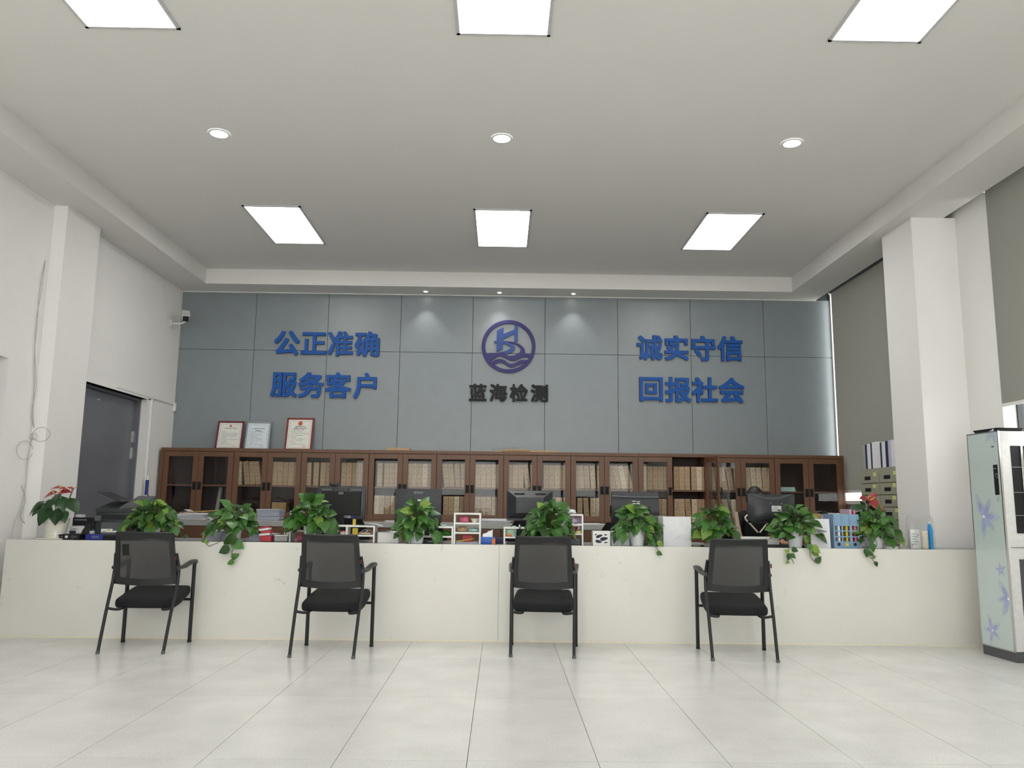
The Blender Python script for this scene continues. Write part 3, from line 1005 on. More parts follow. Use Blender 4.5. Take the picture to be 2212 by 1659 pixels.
# ------------------------------------------------------------------ visitor chairs
def make_chair():
    t = thing('visitor_chair', 'x', 'chair', (0, 0, 0), 0, 'black mesh visitor chairs at the counter')
    for s in (-1, 1):
        l = B().tube([(s * .243, -.262, .008), (s * .2475, -.165, .30), (s * .252, -.075, .52), (s * .25, -.06, .62), (s * .236, -.10, .74)], .0125, 10).build('leg', M['steel'], t, True)
        B().tube([(s * .243, -.264, 0), (s * .2431, -.259, .02)], .0145, 10).build('foot_cap', M['dgrey'], l, True)
        l = B().tube([(s * .268, .260, .004), (s * .268, .26, .64)], .019, 10, rx=.8).build('leg', M['steel'], t, True)
        B().tube([(s * .268, .260, 0), (s * .268, .26, .016)], .0203, 10, rx=.8).build('foot_cap', M['blackm'], l, True)
        a = B()
        path = [(-.085, .630), (-.03, .628), (.05, .632), (.13, .647), (.21, .660), (.262, .660), (.285, .650)]
        wid = [.016, .024, .026, .026, .026, .026, .018]
        rings = []
        for (y, z), wv in zip(path, wid):
            x = s * (.250 + .02 * (y + .085) / .37)
            ring = []
            for k in range(10):
                q = 2 * PI * k / 10
                ring.append(Vector((x + wv * math.copysign(abs(math.cos(q)) ** .7, math.cos(q)), y, z + .014 * math.copysign(abs(math.sin(q)) ** .7, math.sin(q)))))
            rings.append(ring)
        a.loft(rings).build('armrest', M['black'], t, True)
        B().tube([(s * .248, -.155, .325), (s * .20, -.145, .315), (s * .165, -.12, .312), (s * .155, -.06, .318)], .0105, 8, smoothing=3).build('rear_bracket', M['steel'], t, True)
        B().tube([(s * .262, .26, .345), (s * .17, .26, .345), (s * .155, -.05, .320)], .0105, 8).build('side_rail', M['steel'], t, True)
    B().tube([(-.268, .26, .345), (.268, .26, .345)], .0105, 8).build('front_rail', M['steel'], t, True)
    # seat cushion: a thick rounded pad, tilted down to the rear
    st = B()
    st.box(-.245, .245, -.07, .36, -.040, .040, bev=.032, seg=4)
    bmesh.ops.subdivide_edges(st.bm, edges=[e for e in st.bm.edges if e.calc_length() > .2], cuts=5, use_grid_fill=True)
    for v in st.bm.verts:
        v_ = (v.co.y + .07) / .43
        k = 1 - .14 * max(0, v_ - .55) - .10 * max(0, .25 - v_)
        v.co.x *= k
        v.co.y -= .018 * (v.co.x / .24) ** 2 * (-1 if v_ < .5 else 1)
        v.co.z += .345 + .072 * v_ - (.010 if v.co.z > 0 else 0) * math.cos(v.co.x * 6) * math.sin(v_ * PI)
    st.build('seat', M['fabric'], t, True)
    # back frame

    def P(u, v, d=0.):
        hw = .246 - .025 * v
        return Vector((u * hw, -.075 - .105 * v ** 1.15 + .030 * u * u - d, .490 + .412 * v))

    def loop(k, ubar, v0, v1, sag):
        pts = []
        m = 10
        for i in range(m):
            q = i / m; pts.append((-ubar + 2 * ubar * q, v0 - sag * (1 - (2 * q - 1) ** 2)))
        for i in range(m):
            q = i / m; pts.append((ubar, v0 + (v1 - v0) * q))
        for i in range(m):
            q = i / m; pts.append((ubar - 2 * ubar * q, v1))
        for i in range(m):
            q = i / m; pts.append((-ubar, v1 + (v0 - v1) * q))
        # round the corners a little
        return pts
    fr = B()
    o = loop(0, 1.0, 0.03, 1.0, .03)
    i_ = loop(0, .84, .155, .90, .035)
    layers = []
    for pts, d in ((o, 0), (o, .022), (i_, .020), (i_, .002)):
        layers.append([fr.bm.verts.new(P(u, v, d)) for u, v in pts])
    N = len(o)
    for a, c in ((0, 1), (1, 2), (2, 3), (3, 0)):
        for q in range(N):
            r = (q + 1) % N
            fr.bm.faces.new((layers[a][q], layers[a][r], layers[c][r], layers[c][q]))
    fr.build('back_frame', M['black'], t, True)
    B().grid(lambda u, v: P((u - .5) * 2 * .86, .12 + v * .79, .012), 10, 8).build('back_mesh', M['mesh'], t, True)
    B().tube([P(-.98 + 1.96 * q / 8, 1.0, .011) + Vector((0, 0, .002)) for q in range(9)], .013, 8, rx=.7).build('top_rail', M['black'], t, True)
    B().box(.240, .252, -.150, -.146, .690, .722).build('tag', mat('dark_red_tag', '511316', .7), t)
    return t


ch0 = make_chair()
chairs = [(-2.828, 6.607, 3.0, 'leftmost black mesh visitor chair, dark patch on its back'),
          (-1.326, 6.507, -3.0, 'black mesh visitor chair below the pink and yellow desk shelf, second from left'),
          (.348, 6.608, -4.2, 'black mesh visitor chair seen squarely from behind, nearest the middle'),
          (1.886, 6.518, -4.4, 'rightmost black mesh visitor chair, facing the counter near the person')]
for i, (x, y, a, lb) in enumerate(chairs):
    if i == 0:
        o = ch0
        o.location = (x, y, 0); o.rotation_euler = (0, 0, math.radians(a)); o['label'] = lb
    else:
        o = dup(ch0, (x, y, 0), math.radians(a), lb)
pt = B()
pt.prism([(-.168, .815), (-.118, .815), (-.108, .73), (-.158, .73)], -.163, -.160)
pt.build('patch', mat('patch_black', '060607', .8), ch0)


# ------------------------------------------------------------------ plants
def leaf_mesh(name, mt, wide, fold, droop, heart=.10):
    prof = [(-heart, .20), (.02, .62), (.16, .94), (.34, 1.0), (.54, .82), (.74, .50), (.90, .20), (1.0, .0)]
    b = B()
    rows = []
    for tt, wv in prof:
        z = -droop * max(tt, 0) ** 2
        cz = z if tt >= 0 else z
        ly = max(tt, 0.0) if tt >= 0 else 0.0
        mid = Vector((0, ly, cz))
        L = Vector((-wide * wv, tt, z + fold * wv)); Rr = Vector((wide * wv, tt, z + fold * wv))
        l2 = Vector((-wide * wv * .5, tt * .75 + ly * .25, z + fold * wv * .35)); r2 = Vector((wide * wv * .5, tt * .75 + ly * .25, z + fold * wv * .35))
        rows.append((L, l2, mid, r2, Rr))
    vs = [[b.bm.verts.new(p) for p in r] for r in rows]
    for a, c in zip(vs, vs[1:]):
        for k in range(4):
            b.bm.faces.new((a[k], a[k + 1], c[k + 1], c[k]))
    bmesh.ops.remove_doubles(b.bm, verts=b.bm.verts, dist=1e-5)
    return b.mesh(name, mt, True)


LEAF = [leaf_mesh('leaf', M['leaf'], .43, .08, .28), leaf_mesh('leaf', M['leaf'], .38, .13, .45), leaf_mesh('leaf', M['leaf'], .47, .05, .15)]
LEAF_Y = [leaf_mesh('leaf', M['leaf2'], .43, .08, .30)]
LEAF_A = [leaf_mesh('leaf', M['leafd'], .42, .06, .35, .18), leaf_mesh('leaf', M['leafd'], .46, .08, .2, .2)]


def put_leaf(me, parent, base, d, nrm, size, name='leaf'):
    d = d.normalized()
    nrm = (nrm - d * nrm.dot(d))
    nrm = nrm.normalized() if nrm.length > 1e-5 else Vector((0, 0, 1))
    x = d.cross(nrm)
    mt = Matrix((x * size, d * size, nrm * size)).transposed().to_4x4()
    mt.translation = base
    o = link(name, me, parent)
    o.matrix_local = mt
    return o


def pot_white(t, rt_=.074, rb=.054, h=.148):
    B().lathe([(rb * .9, 0), (rb, .004), (rt_, h), (rt_ - .005, h), (rt_ - .009, h - .02), (0.001, h - .02)], 28, cap=True).build('pot', M['pot'], t, True)
    B().lathe([(rt_ - .0095, h - .022), (rt_ - .0095, h - .017)], 20).build('soil', M['soil'], t)


def pothos(x, y, rx, top, low, label, seed, nl=54, left=1., right=1., vines=(), size=.092):
    r = random.Random(seed)
    nl = int(nl * 1.25)
    t = thing('potted_pothos', label, 'potted plant', (x, y, CT), 0, 'pothos in white pots along the counter')
    pot_white(t)
    st = B()
    c0 = Vector((0, 0, .135))
    for i in range(nl):
        u = (i + .5) / nl
        az = i * 2.39996 + r.uniform(-.3, .3)
        rho = u ** .55
        ca, sa = math.cos(az), math.sin(az)
        ex = (left if ca < 0 else right) * rx
        px = ca * rho * ex * .80
        py = sa * rho * rx * .62 + (-.02)
        hi = (top - CT) - .03
        lo = (low - CT) + .06
        pz = hi - (hi - lo) * (u ** 1.25) + r.uniform(-.025, .025)
        rad = math.hypot(px, py)
        if rad < .088 and pz < .17:
            k = .092 / max(rad, .01)
            px *= k; py *= k
        if y + py < 7.06 and pz < .06:
            py = max(py, -.14)
        base = Vector((px, py, pz))
        ja = az + r.uniform(-.9, .9)
        d = Vector((math.cos(ja) * (.5 + .4 * u), math.sin(ja) * (.5 + .4 * u) - .12, .30 - 1.0 * u + r.uniform(-.5, .45)))
        nr = Vector((ca * .4, sa * .4 - .6, .75)) + Vector((r.uniform(-.6, .6), r.uniform(-.45, .3), r.uniform(-.2, .3)))
        s = size * r.uniform(.62, 1.25)
        me = r.choice(LEAF) if r.random() > .10 else LEAF_Y[0]
        put_leaf(me, t, base, d, nr, s)
        m = (c0 + base) * .5 + Vector((0, 0, .05 * (1 - u)))
        st.tube([c0 + Vector((ca * .02, sa * .02, -.012)), m, base], .0022, 4, smoothing=2)
    for i in range(20):
        az = PI + (i + .5) / 20 * PI + r.uniform(-.15, .15)
        ca, sa = math.cos(az), math.sin(az)
        rr = r.uniform(.085, .125)
        base = Vector((ca * rr * 1.25, max(sa * rr, -.135), r.uniform(.13, .25)))
        ja = az + r.uniform(-.8, .8)
        d = Vector((math.cos(ja) * .6, math.sin(ja) * .35 - .1, r.uniform(-.95, -.15)))
        put_leaf(r.choice(LEAF) if r.random() > .12 else LEAF_Y[0], t, base, d, Vector((ca * .4 + r.uniform(-.4, .4), -.9, .5 + r.uniform(-.2, .3))), size * r.uniform(.65, 1.0))
        st.tube([c0 + Vector((ca * .03, sa * .03, -.012)), (c0 + base) * .5 + Vector((0, 0, .05)), base], .0022, 4, smoothing=2)
    st.build('stems', M['stem'], t)
    if vines:
        v = B()
        for pts, leaves in vines:
            P3 = [Vector((a - x, yy - y, z - CT)) for a, yy, z in pts]
            v.tube(P3, .0028, 5, smoothing=3)
            for (bx_, bz), (tx, tz) in leaves:
                bv = Vector((bx_ - x, 6.985 - y, bz - CT))
                dv = Vector((tx - bx_, -.012, tz - bz))
                put_leaf(r.choice(LEAF) if r.random() > .3 else LEAF_Y[0], t, bv, dv, Vector((r.uniform(-.2, .2), -1, .35)), dv.length * 1.05)
        v.build('trailing_vines', M['vine'], t)
    return t


def vn(L, x0, y0, z0):
    # a vine: out of the pot, over the counter's edge, then down the given (x, z) points
    return [(x0, y0, z0), (x0 + (L[0][0] - x0) * .6, 7.08, max(z0, L[0][1]) + .02)] + [(a, 6.99, z) for a, z in L]


PY = 7.205
pothos(-3.09, PY, .275, 1.147, .86, 'bushy pothos in a white pot beside the black printer', 1, 56, vines=[(vn([(-2.74, .86), (-2.70, .845)], -2.98, 7.2, .93), [((-2.72, .86), (-2.68, .85))])])
pothos(-2.37, PY, .26, 1.139, .83, 'pothos whose long vine hangs lowest down the counter front, left', 2, 52, vines=[
    (vn([(-2.28, .833), (-2.284, .767), (-2.302, .739), (-2.299, .693), (-2.284, .65)], -2.33, 7.15, .92), [((-2.277, .85), (-2.389, .812)), ((-2.294, .815), (-2.205, .764)), ((-2.331, .762), (-2.411, .726)), ((-2.298, .68), (-2.245, .715)), ((-2.284, .65), (-2.334, .631))]),
    (vn([(-2.417, .816), (-2.467, .792), (-2.505, .776), (-2.544, .814)], -2.4, 7.15, .90), [((-2.52, .80), (-2.529, .838)), ((-2.545, .812), (-2.562, .84))])])
pothos(-1.685, PY + .01, .245, 1.188, .88, 'upright pothos in a white pot in front of the monitor with ports', 3, 50, size=.108)
pothos(-.745, PY - .01, .225, 1.179, .82, 'pothos in a tall white pot in front of the plain flat monitor', 4, 56)
pothos(.43, PY, .255, 1.163, .85, 'drooping pothos in a white pot behind the middle chair', 5, 56, size=.10)
pothos(1.215, PY, .245, 1.159, .82, 'pothos with one vine end below the edge, left of the white bag', 6, 54, vines=[(vn([(1.35, .86), (1.345, .817), (1.36, .767)], 1.29, 7.12, .93), [((1.353, .849), (1.405, .826)), ((1.348, .763), (1.392, .747))])])
pothos(1.90, PY, .235, 1.155, .84, 'pothos in a white pot left of the person, behind the rightmost chair', 7, 52, size=.10)
pothos(2.63, PY, .255, 1.163, .84, 'pothos with two curling vines over the edge beside the blue basket', 8, 58, vines=[
    (vn([(2.495, .83), (2.488, .767), (2.518, .713), (2.533, .682)], 2.56, 7.12, .93), [((2.518, .806), (2.569, .791)), ((2.488, .775), (2.453, .798)), ((2.492, .767), (2.482, .712)), ((2.508, .759), (2.547, .732)), ((2.486, .701), (2.457, .685))]),
    (vn([(2.671, .812), (2.68, .742), (2.706, .707), (2.737, .691)], 2.66, 7.12, .92), [((2.66, .84), (2.70, .80)), ((2.691, .824), (2.766, .786)), ((2.694, .785), (2.752, .754)), ((2.724, .692), (2.764, .745))])])
pothos(3.355, PY, .235, 1.13, .84, 'rightmost pothos, its vine hanging left of the pot, by the anthurium', 9, 56, vines=[(vn([(3.26, .84), (3.179, .77), (3.209, .732), (3.239, .69)], 3.30, 7.13, .92), [((3.165, .815), (3.168, .745)), ((3.212, .857), (3.232, .787)), ((3.185, .774), (3.227, .767)), ((3.213, .736), (3.238, .757)), ((3.238, .705), (3.247, .665))])])


def anthurium(x, y, label, leaves, flowers, potfn, seed):
    r = random.Random(seed)
    t = thing('potted_anthurium', label, 'potted plant', (x, y, CT))
    potfn(t)
    st = B()
    c0 = Vector((0, 0, .16))
    for (px, py, pz), d, nr, s in leaves:
        base = Vector((px, py, pz))
        put_leaf(r.choice(LEAF_A), t, base, Vector(d), Vector(nr), s)
        st.tube([c0 + Vector((px * .15, py * .1, -.01)), (c0 + base) * .5 + Vector((px * .1, 0, .03)), base], .003, 5, smoothing=3)
    for (px, py, pz), d, nr, s in flowers:
        base = Vector((px, py, pz))
        f = put_leaf(SPATHE, t, base, Vector(d), Vector(nr), s, 'spathe')
        B().tube([(0, .02, .02), (0, .12, .22), (0, .16, .42)], [.05, .05, .035], 7).build('spadix', M['spadix'], f, True)
        st.tube([c0 + Vector((px * .1, 0, -.01)), (c0 + base) * .5 + Vector((px * .2, 0, .02)), base], .003, 5, smoothing=3)
    st.build('stems', M['stem'], t)
    return t


SPATHE = leaf_mesh('spathe', M['red'], .46, .10, .25, .2)


def pot_ribbed(t):
    prof = [(.078, .012)]
    k = 14
    for i in range(k):
        z0 = .016 + i * .168 / k
        rr = .080 + .028 * i / k
        prof += [(rr, z0), (rr + .003, z0 + .006), (rr + .001, z0 + .0105)]
    prof += [(.109, .186), (.104, .186), (.099, .165), (.001, .165)]
    B().lathe(prof, 36).build('pot', M['ceramic'], t, True)
    B().lathe([(.098, .163), (.098, .168)], 20).build('soil', M['soil'], t)
    B().box(-.115, .115, -.10, .10, 0, .012, bev=.004).build('saucer', M['ceramic'], t)


anthurium(-3.965, 7.25, 'red-flowered anthurium in a ribbed cream pot by the left wall', [
    ((-.13, -.02, .315), (-.75, -.2, -.5), (-.4, -.6, .7), .155), ((-.09, -.05, .30), (-.5, -.5, -.45), (-.1, -.7, .6), .13),
    ((-.03, -.09, .27), (-.15, -.5, -.75), (0, -1, .35), .15), ((.05, -.09, .25), (.1, -.45, -.9), (.1, -1, .3), .13),
    ((.03, -.02, .36), (.35, -.4, -.5), (.2, -.8, .5), .14), ((.10, -.01, .345), (.75, -.25, -.6), (.4, -.7, .6), .15),
    ((.06, .05, .33), (.6, .3, -.2), (.2, -.3, .9), .12), ((-.02, .04, .37), (-.3, .2, .1), (0, -.8, .6), .11),
    ((-.10, .04, .28), (-.5, .3, -.3), (-.2, -.4, .8), .12), ((0, -.07, .34), (-.25, -.5, -.35), (0, -.8, .6), .11),
    ((.08, -.06, .24), (.4, -.4, -.7), (.2, -.9, .4), .11), ((-.06, -.08, .22), (-.3, -.35, -.8), (-.1, -1, .3), .11),
], [((.012, -.01, .452), (-.9, -.2, .05), (0, -.35, 1), .085), ((.012, -.01, .452), (.9, -.2, -.05), (0, -.35, 1), .06), ((.125, .0, .445), (.5, -.2, .35), (-.3, -.3, 1), .06), ((.115, .0, .445), (-.6, -.1, .3), (.3, -.3, 1), .055),
    ((-.02, -.03, .405), (-.95, -.1, -.25), (0, -.5, .9), .11), ((.02, -.02, .41), (.95, -.1, .25), (0, -.6, .9), .10)], pot_ribbed, 3)
anthurium(3.42, 7.52, 'red-flowered anthurium behind the rightmost pothos by the steel drawers', [
    ((-.03, -.02, .37), (-.9, -.2, -.1), (-.2, -.5, .8), .13), ((-.05, .0, .30), (-.5, -.35, -.7), (-.4, -.8, .4), .15),
    ((.06, -.03, .36), (.05, -.4, -.8), (.1, -1, .4), .19), ((.11, .0, .34), (.6, -.3, -.7), (.4, -.8, .5), .15),
    ((.12, -.02, .24), (.5, -.3, -.7), (.4, -.8, .4), .13), ((.0, .03, .36), (-.2, -.3, .3), (0, -.9, .4), .08),
    ((.15, .02, .30), (.6, -.1, -.5), (.4, -.6, .7), .12), ((-.02, -.02, .33), (-.1, -.4, -.7), (0, -1, .3), .09),
], [((.02, -.02, .44), (-.75, -.35, .15), (.1, -.55, .8), .10), ((.03, -.02, .43), (.55, -.35, -.55), (.35, -.75, .55), .15), ((.13, .0, .37), (.25, -.3, -.75), (.3, -.9, .4), .085), ((.06, .0, .45), (.3, -.2, .35), (-.1, -.8, .5), .07)], pot_white, 4)


# ------------------------------------------------------------------ monitors on the counter
def mon_stand(t, h, wid=.2):
    B().box(-wid / 2, wid / 2, -.07, .09, 0, .012, bev=.004).build('base', M['black'], t)
    B().box(-.03, .03, .0, .025, .01, h, bev=.004).build('neck', M['black'], t)


t = thing('monitor', 'black all-in-one computer with rear ports and a blue plug, webcam on top', 'monitor', (-1.503, 7.55, CT))
b = B(); b.box(-.225, .225, .02, .05, .20, .505, bev=.008, seg=2)
b.build('screen_shell', M['dark'], t, True)
b = B(); b.box(-.185, .185, -.008, .022, .235, .452, bev=.006); b.build('rear_cover', M['blackm'], t)
b = B(); b.box(-.19, -.08, .006, .022, .455, .480, bev=.004); b.box(.08, .19, .006, .022, .455, .480, bev=.004); b.box(.188, .205, .01, .022, .27, .44, bev=.003); b.box(-.205, -.188, .01, .022, .27, .44, bev=.003)
b.build('vent_panels', M['dgrey'], t)
b = B(); b.box(-.075, .065, .004, .022, .450, .488, bev=.004); b.build('carry_handle', M['black'], t)
me, _, _ = text_mesh('hp', .03, .0005, .0005, M['inkdark'], 'badge_text')
bd = B().box(-.022, .022, -.011, -.007, .428, .450, bev=.004).build('badge', M['inklight'], t)
o = link('badge_text', me, bd); o.location = (0, -.0118, .440)
b = B(); b.box(.03, .14, -.002, .02, .205, .236)
pp = b.build('port_panel', M['black'], t)
b = B()
for q in range(5):
    b.box(.035 + q * .013, .044 + q * .013, -.006, -.001, .212, .219); b.box(.035 + q * .013, .044 + q * .013, -.006, -.001, .224, .231)
b.build('ports', M['chrome'], pp)
B().box(.106, .128, -.03, -.002, .21, .235, bev=.004).build('blue_plug', M['dblue'], pp)
mon_stand(t, .25, .22)
t2 = thing('webcam', 'small black webcam clipped on the all-in-one computer', 'webcam', (-1.575, 7.55, CT + .5055))
B().box(-.035, .035, .02, .05, .0, .028, bev=.008, seg=2).build('camera_body', M['black'], t2, True)
B().box(-.03, .03, .008, .02, 0, .006).build('clip', M['blackm'], t2)

t = thing('monitor', 'plain flat black monitor with a white sticker behind the tall pot', 'monitor', (-.78, 7.55, CT))
B().box(-.218, .218, 0, .035, .17, .487, bev=.006, seg=2).build('screen_shell', M['dark'], t, True)
B().box(-.11, .11, -.02, .002, .19, .33, bev=.006).build('rear_cover', M['dark'], t)
me, _, _ = text_mesh('清华同方', .023, .0004, .0004, M['inklight'], 'badge_text')
o = link('badge_text', me, t); o.location = (.0, -.0012, .452)
B().box(-.011, .029, -.003, 0.0, .375, .389).build('sticker', M['paper'], t)
mon_stand(t, .24)

t = thing('monitor', 'black monitor with a deep wedge-shaped back in front of the twelfth door', 'monitor', (.27, 7.60, CT))
B().box(-.218, .218, .05, .075, .20, .485, bev=.003).build('screen_shell', M['dark'], t)
rg = [[Vector((sx * .214, .05, z)) for sx, z in ((-1, .222), (1, .222), (1, .482), (-1, .482))], [Vector((sx * .13, -.035, z)) for sx, z in ((-1, .275), (1, .275), (1, .42), (-1, .42))]]
B().loft(rg).build('rear_cover', M['dark'], t)
b = B()
for sx in (-1, 1):
    b.box(sx * .10 - .05, sx * .10 + .05, .0, .012, .445, .46, bev=.003)
b.build('vents', M['blackm'], t)
mon_stand(t, .30, .22)
B().box(-.037, .037, -.035, .0, .15, .262, bev=.004).build('arm_cover', M['dgrey'], t)

t = thing('monitor', 'black monitor with a pale curved seam and two labels in front of the fourteenth door', 'monitor', (1.262, 7.55, CT))
B().box(-.223, .223, .02, .05, .20, .482, bev=.004).build('screen_shell', M['dark'], t)
b = B()
b.grid(lambda u, v: Vector(((u - .5) * .446, .02 - .028 * math.sin(v * PI) ** .6, .205 + v * .225)), 6, 10)
b.build('rear_cover', M['dark'], t, True)
b = B(); b.tube([(-.22, .012, .446), (-.10, .010, .437), (0, .009, .434), (.10, .010, .435), (.22, .012, .437)], .003, 6)
b.build('seam', M['inklight'], t)
b = B(); b.box(-.035, .0, -.0085, -.0075, .392, .400); b.box(.008, .04, -.0085, -.0075, .388, .396); b.box(-.030, .0, -.0085, -.0075, .368, .378); b.box(.006, .04, -.0085, -.0075, .368, .38)
b.build('labels', M['sticker'], t)
b = B(); b.box(-.14, .14, -.0095, .0, .225, .345, bev=.004); b.build('port_recess', M['blackm'], t)
B().box(.072, .092, -.025, -.008, .315, .335, bev=.003).build('blue_plug', M['dblue'], t)
mon_stand(t, .25)

t = thing('monitor', 'rounded black monitor with a large pale label, hiding the person\'s face', 'monitor', (2.555, 7.55, CT))
B().box(-.225, .225, .03, .055, .205, .480, bev=.006, seg=2).build('screen_shell', M['dark'], t, True)
b = B()
b.grid(lambda u, v: Vector(((u - .5) * .446, .03 - .06 * (max(0, 1 - (2 * u - 1) ** 4)) * math.sin(min(1, v * 1.6) * PI / 2) * (1 if v < .8 else max(0, (1 - v) / .2) ** .5), .480 - v * .27)), 14, 12)
b.build('rear_cover', M['dark'], t, True)
b = B(); b.grid(lambda u, v: Vector(((u - .5) * .43, .031 - .03 * math.sin(u * PI) * v, .482 - v * .052 * math.sin(u * PI) - .002)), 14, 3); b.build('top_vent', M['dgrey'], t, True)
B().box(-.020, .070, -.0335, -.0315, .315, .368).build('sticker', M['sticker'], t)
b = B()
for q in range(4):
    b.box(-.013, .03 + .008 * (q % 2), -.034, -.0335, .325 + q * .010, .328 + q * .010)
b.box(.033, .062, -.034, -.0335, .322, .335)
b.build('sticker_print', M['ink'], t)
for dx, dz in ((-.03, .39), (.075, .39), (.075, .29)):
    B().box(dx - .003, dx + .003, -.034, -.031, dz - .003, dz + .003).build('screw', M['chrome'], t)
B().tube([(-.075, -.02, .22), (-.075, -.04, .18), (-.078, -.05, .12), (-.10, -.05, .005)], .005, 6, smoothing=4).build('cable', M['black'], t, True)
mon_stand(t, .24)


# ------------------------------------------------------------------ white desk shelves
def desk_shelf(x, y, flip, low_w, label):
    t = thing('desk_shelf', label, 'desk shelf', (x, y, CT), 0, 'white two-part desk shelves on the counter')
    th, dp = .014, .16
    s = -1 if flip else 1
    def side(q, z0, z1):
        B().box(min(s * q, s * (q + th)), max(s * q, s * (q + th)), 0, dp, z0, z1).build('side_board', M['whitem'], t)
    side(0, 0, .272); side(.243 - th, 0, .272)
    for z in (.258, .172, .088):
        B().box(min(s * th, s * (.243 - th)), max(s * th, s * (.243 - th)), 0, dp, z, z + th).build('shelf_board', M['whitem'], t)
    a0, a1 = .243 + .004, .243 + low_w
    side(a1 - th, 0, .15); side(a0, 0, .15); side(a0 + (a1 - a0) * .5, .066, .136)
    for z in (.136, .052):
        B().box(min(s * (a0 + th), s * (a1 - th)), max(s * (a0 + th), s * (a1 - th)), 0, dp, z, z + th).build('shelf_board', M['whitem'], t)


desk_shelf(-1.905, 7.30, False, .525, 'white desk shelf around the third pothos, tall part on its left')
desk_shelf(-.182, 7.26, True, .40, 'white desk shelf right of the tall pot, holding a pink bag')
desk_shelf(.742, 7.28, True, .475, 'white desk shelf behind the middle chair, wrinkled bag on top')


def boxy(name, label, cat, x0, x1, y0, y1, z0, z1, m, bev=.002, group=None, seg=1, smooth=False):
    o = B().box(-(x1 - x0) / 2, (x1 - x0) / 2, -(y1 - y0) / 2, (y1 - y0) / 2, 0, z1 - z0, bev=bev, seg=seg).build(name, m, None, smooth)
    o.location = ((x0 + x1) / 2, (y0 + y1) / 2, z0)
    return tag(o, label, cat, group)


def blob(name, label, cat, c, r, m, seed=1, amp=.15, sq=1.):
    rr = random.Random(seed)
    b = B()
    bmesh.ops.create_icosphere(b.bm, subdivisions=3, radius=1)
    ph = [rr.uniform(0, 6) for _ in range(6)]
    for v in b.bm.verts:
        k = 1 + amp * (math.sin(v.co.x * 4 + ph[0]) * math.sin(v.co.y * 5 + ph[1]) + .6 * math.sin(v.co.z * 7 + ph[2]) * math.sin(v.co.x * 8 + ph[3]))
        v.co = Vector((v.co.x * r[0] * k, v.co.y * r[1] * k, max(v.co.z * k, -.8) * r[2] + r[2] * .8))
    o = b.build(name, m, None, True)
    o.location = c
    return tag(o, label, cat)


# things on the shelves (first shelf)
S1 = CT
blob('crumpled_bag', 'crumpled white and grey bag in the low shelf behind the third pothos', 'bag', (-1.545, 7.38, S1 + .0665), (.075, .05, .033), M['paper'], 2)
t = thing('round_tin', 'low round tin with a red lid in the white shelf', 'tin', (-1.43, 7.36, S1 + .0665))
B().lathe([(.03, 0), (.032, .02), (.032, .026)], 20).build('tin_body', M['cream'], t, True)
B().lathe([(.033, .026), (.033, .036)], 20).build('lid', M['redbox'], t, True)
boxy('yellow_card', 'yellow card standing in the white shelf behind the second chair', 'card', -1.35, -1.30, 7.36, 7.375, S1 + .0665, S1 + .126, M['yellow'])
blob('pouch', 'tan pencil pouch lying in the white shelf behind the second chair', 'pouch', (-1.235, 7.38, S1 + .0665), (.06, .03, .014), M['beige'], 4)
t = thing('eyeglasses_strap', 'white and green coiled cable in the white shelf', 'cable', (-1.24, 7.43, S1 + .0665))
b = B(); b.tube([(-.06, 0, .004), (-.03, -.02, .03), (.0, 0, .045), (.02, -.01, .03), (-.01, -.02, .02), (.03, 0, .04), (.06, 0, .02)], .003, 6, smoothing=4); b.build('loop', M['white'], t, True)
blob('sweets_bag', 'pink and yellow sweets bag in the tall shelf by the grey tray', 'bag', (-1.80, 7.38, S1 + .0005), (.055, .045, .036), M['pink'], 5)
blob('small_pot', 'small brown jar on the middle board of the left desk shelf', 'jar', (-1.81, 7.38, S1 + .1025), (.03, .03, .022), M['brownbox'], 6, .03)
boxy('sticky_box', 'upright yellow and red pocket box on the first desk shelf', 'box', -1.345, -1.318, 7.33, 7.35, S1 + .1505, S1 + .205, M['yellow'])
b = B(); b.grid(lambda u, v: Vector((-1.29 + u * .215, 7.30 + v * .15, S1 + .156 + .012 * math.sin(u * 4) - .02 * max(0, u - .8))), 10, 2); b.grid(lambda u, v: Vector((-1.29 + u * .215, 7.30 + v * .15, S1 + .1515 + .012 * math.sin(u * 4) - .02 * max(0, u - .8))), 10, 2)
tag(b.build('loose_sheets', M['paper']), 'white sheets lying on top of the first desk shelf', 'papers')
# second shelf
blob('pink_bag', 'pink wrapped bag in the top of the tall white shelf', 'bag', (-.335, 7.34, S1 + .1865), (.045, .04, .033), M['pink'], 7, .08)
t = thing('paper_bowl', 'open cream paper bowl in the top of the tall white shelf', 'bowl', (-.242, 7.33, S1 + .1865))
B().lathe([(.02, 0), (.036, .032), (.040, .036), (.036, .034), (.018, .004), (.001, .003)], 16).build('bowl', M['cream'], t, True)
blob('snack_pouch', 'brown snack pouch on the middle board of the tall shelf', 'pouch', (-.35, 7.35, S1 + .1025), (.05, .045, .028), M['brownbox'], 8)
blob('mask_pack', 'pale grey mask packet on the middle board of the tall shelf', 'packet', (-.25, 7.34, S1 + .1025), (.052, .05, .020), M['teal'], 9)
boxy('red_carton', 'dark red carton at the bottom of the tall white shelf', 'carton', -.345, -.26, 7.33, 7.40, S1 + .0145, S1 + .075, M['redbox'])
b = B()
for q in range(4):
    b.box(-.405 + R_.uniform(0, .01), -.20 - R_.uniform(0, .01), 7.275, 7.41, S1 + .0005 + q * .0035, S1 + .0035 + q * .0035)
tag(b.build('paper_stack', M['paperb']), 'thin stack of papers at the bottom of the tall white shelf', 'papers')
b = B()
for q in range(5):
    b.tube([(-.40 + q * .012, 7.29, S1 + .022), (-.30 + q * .015, 7.31, S1 + .030 + q * .004)], .0035, 6)
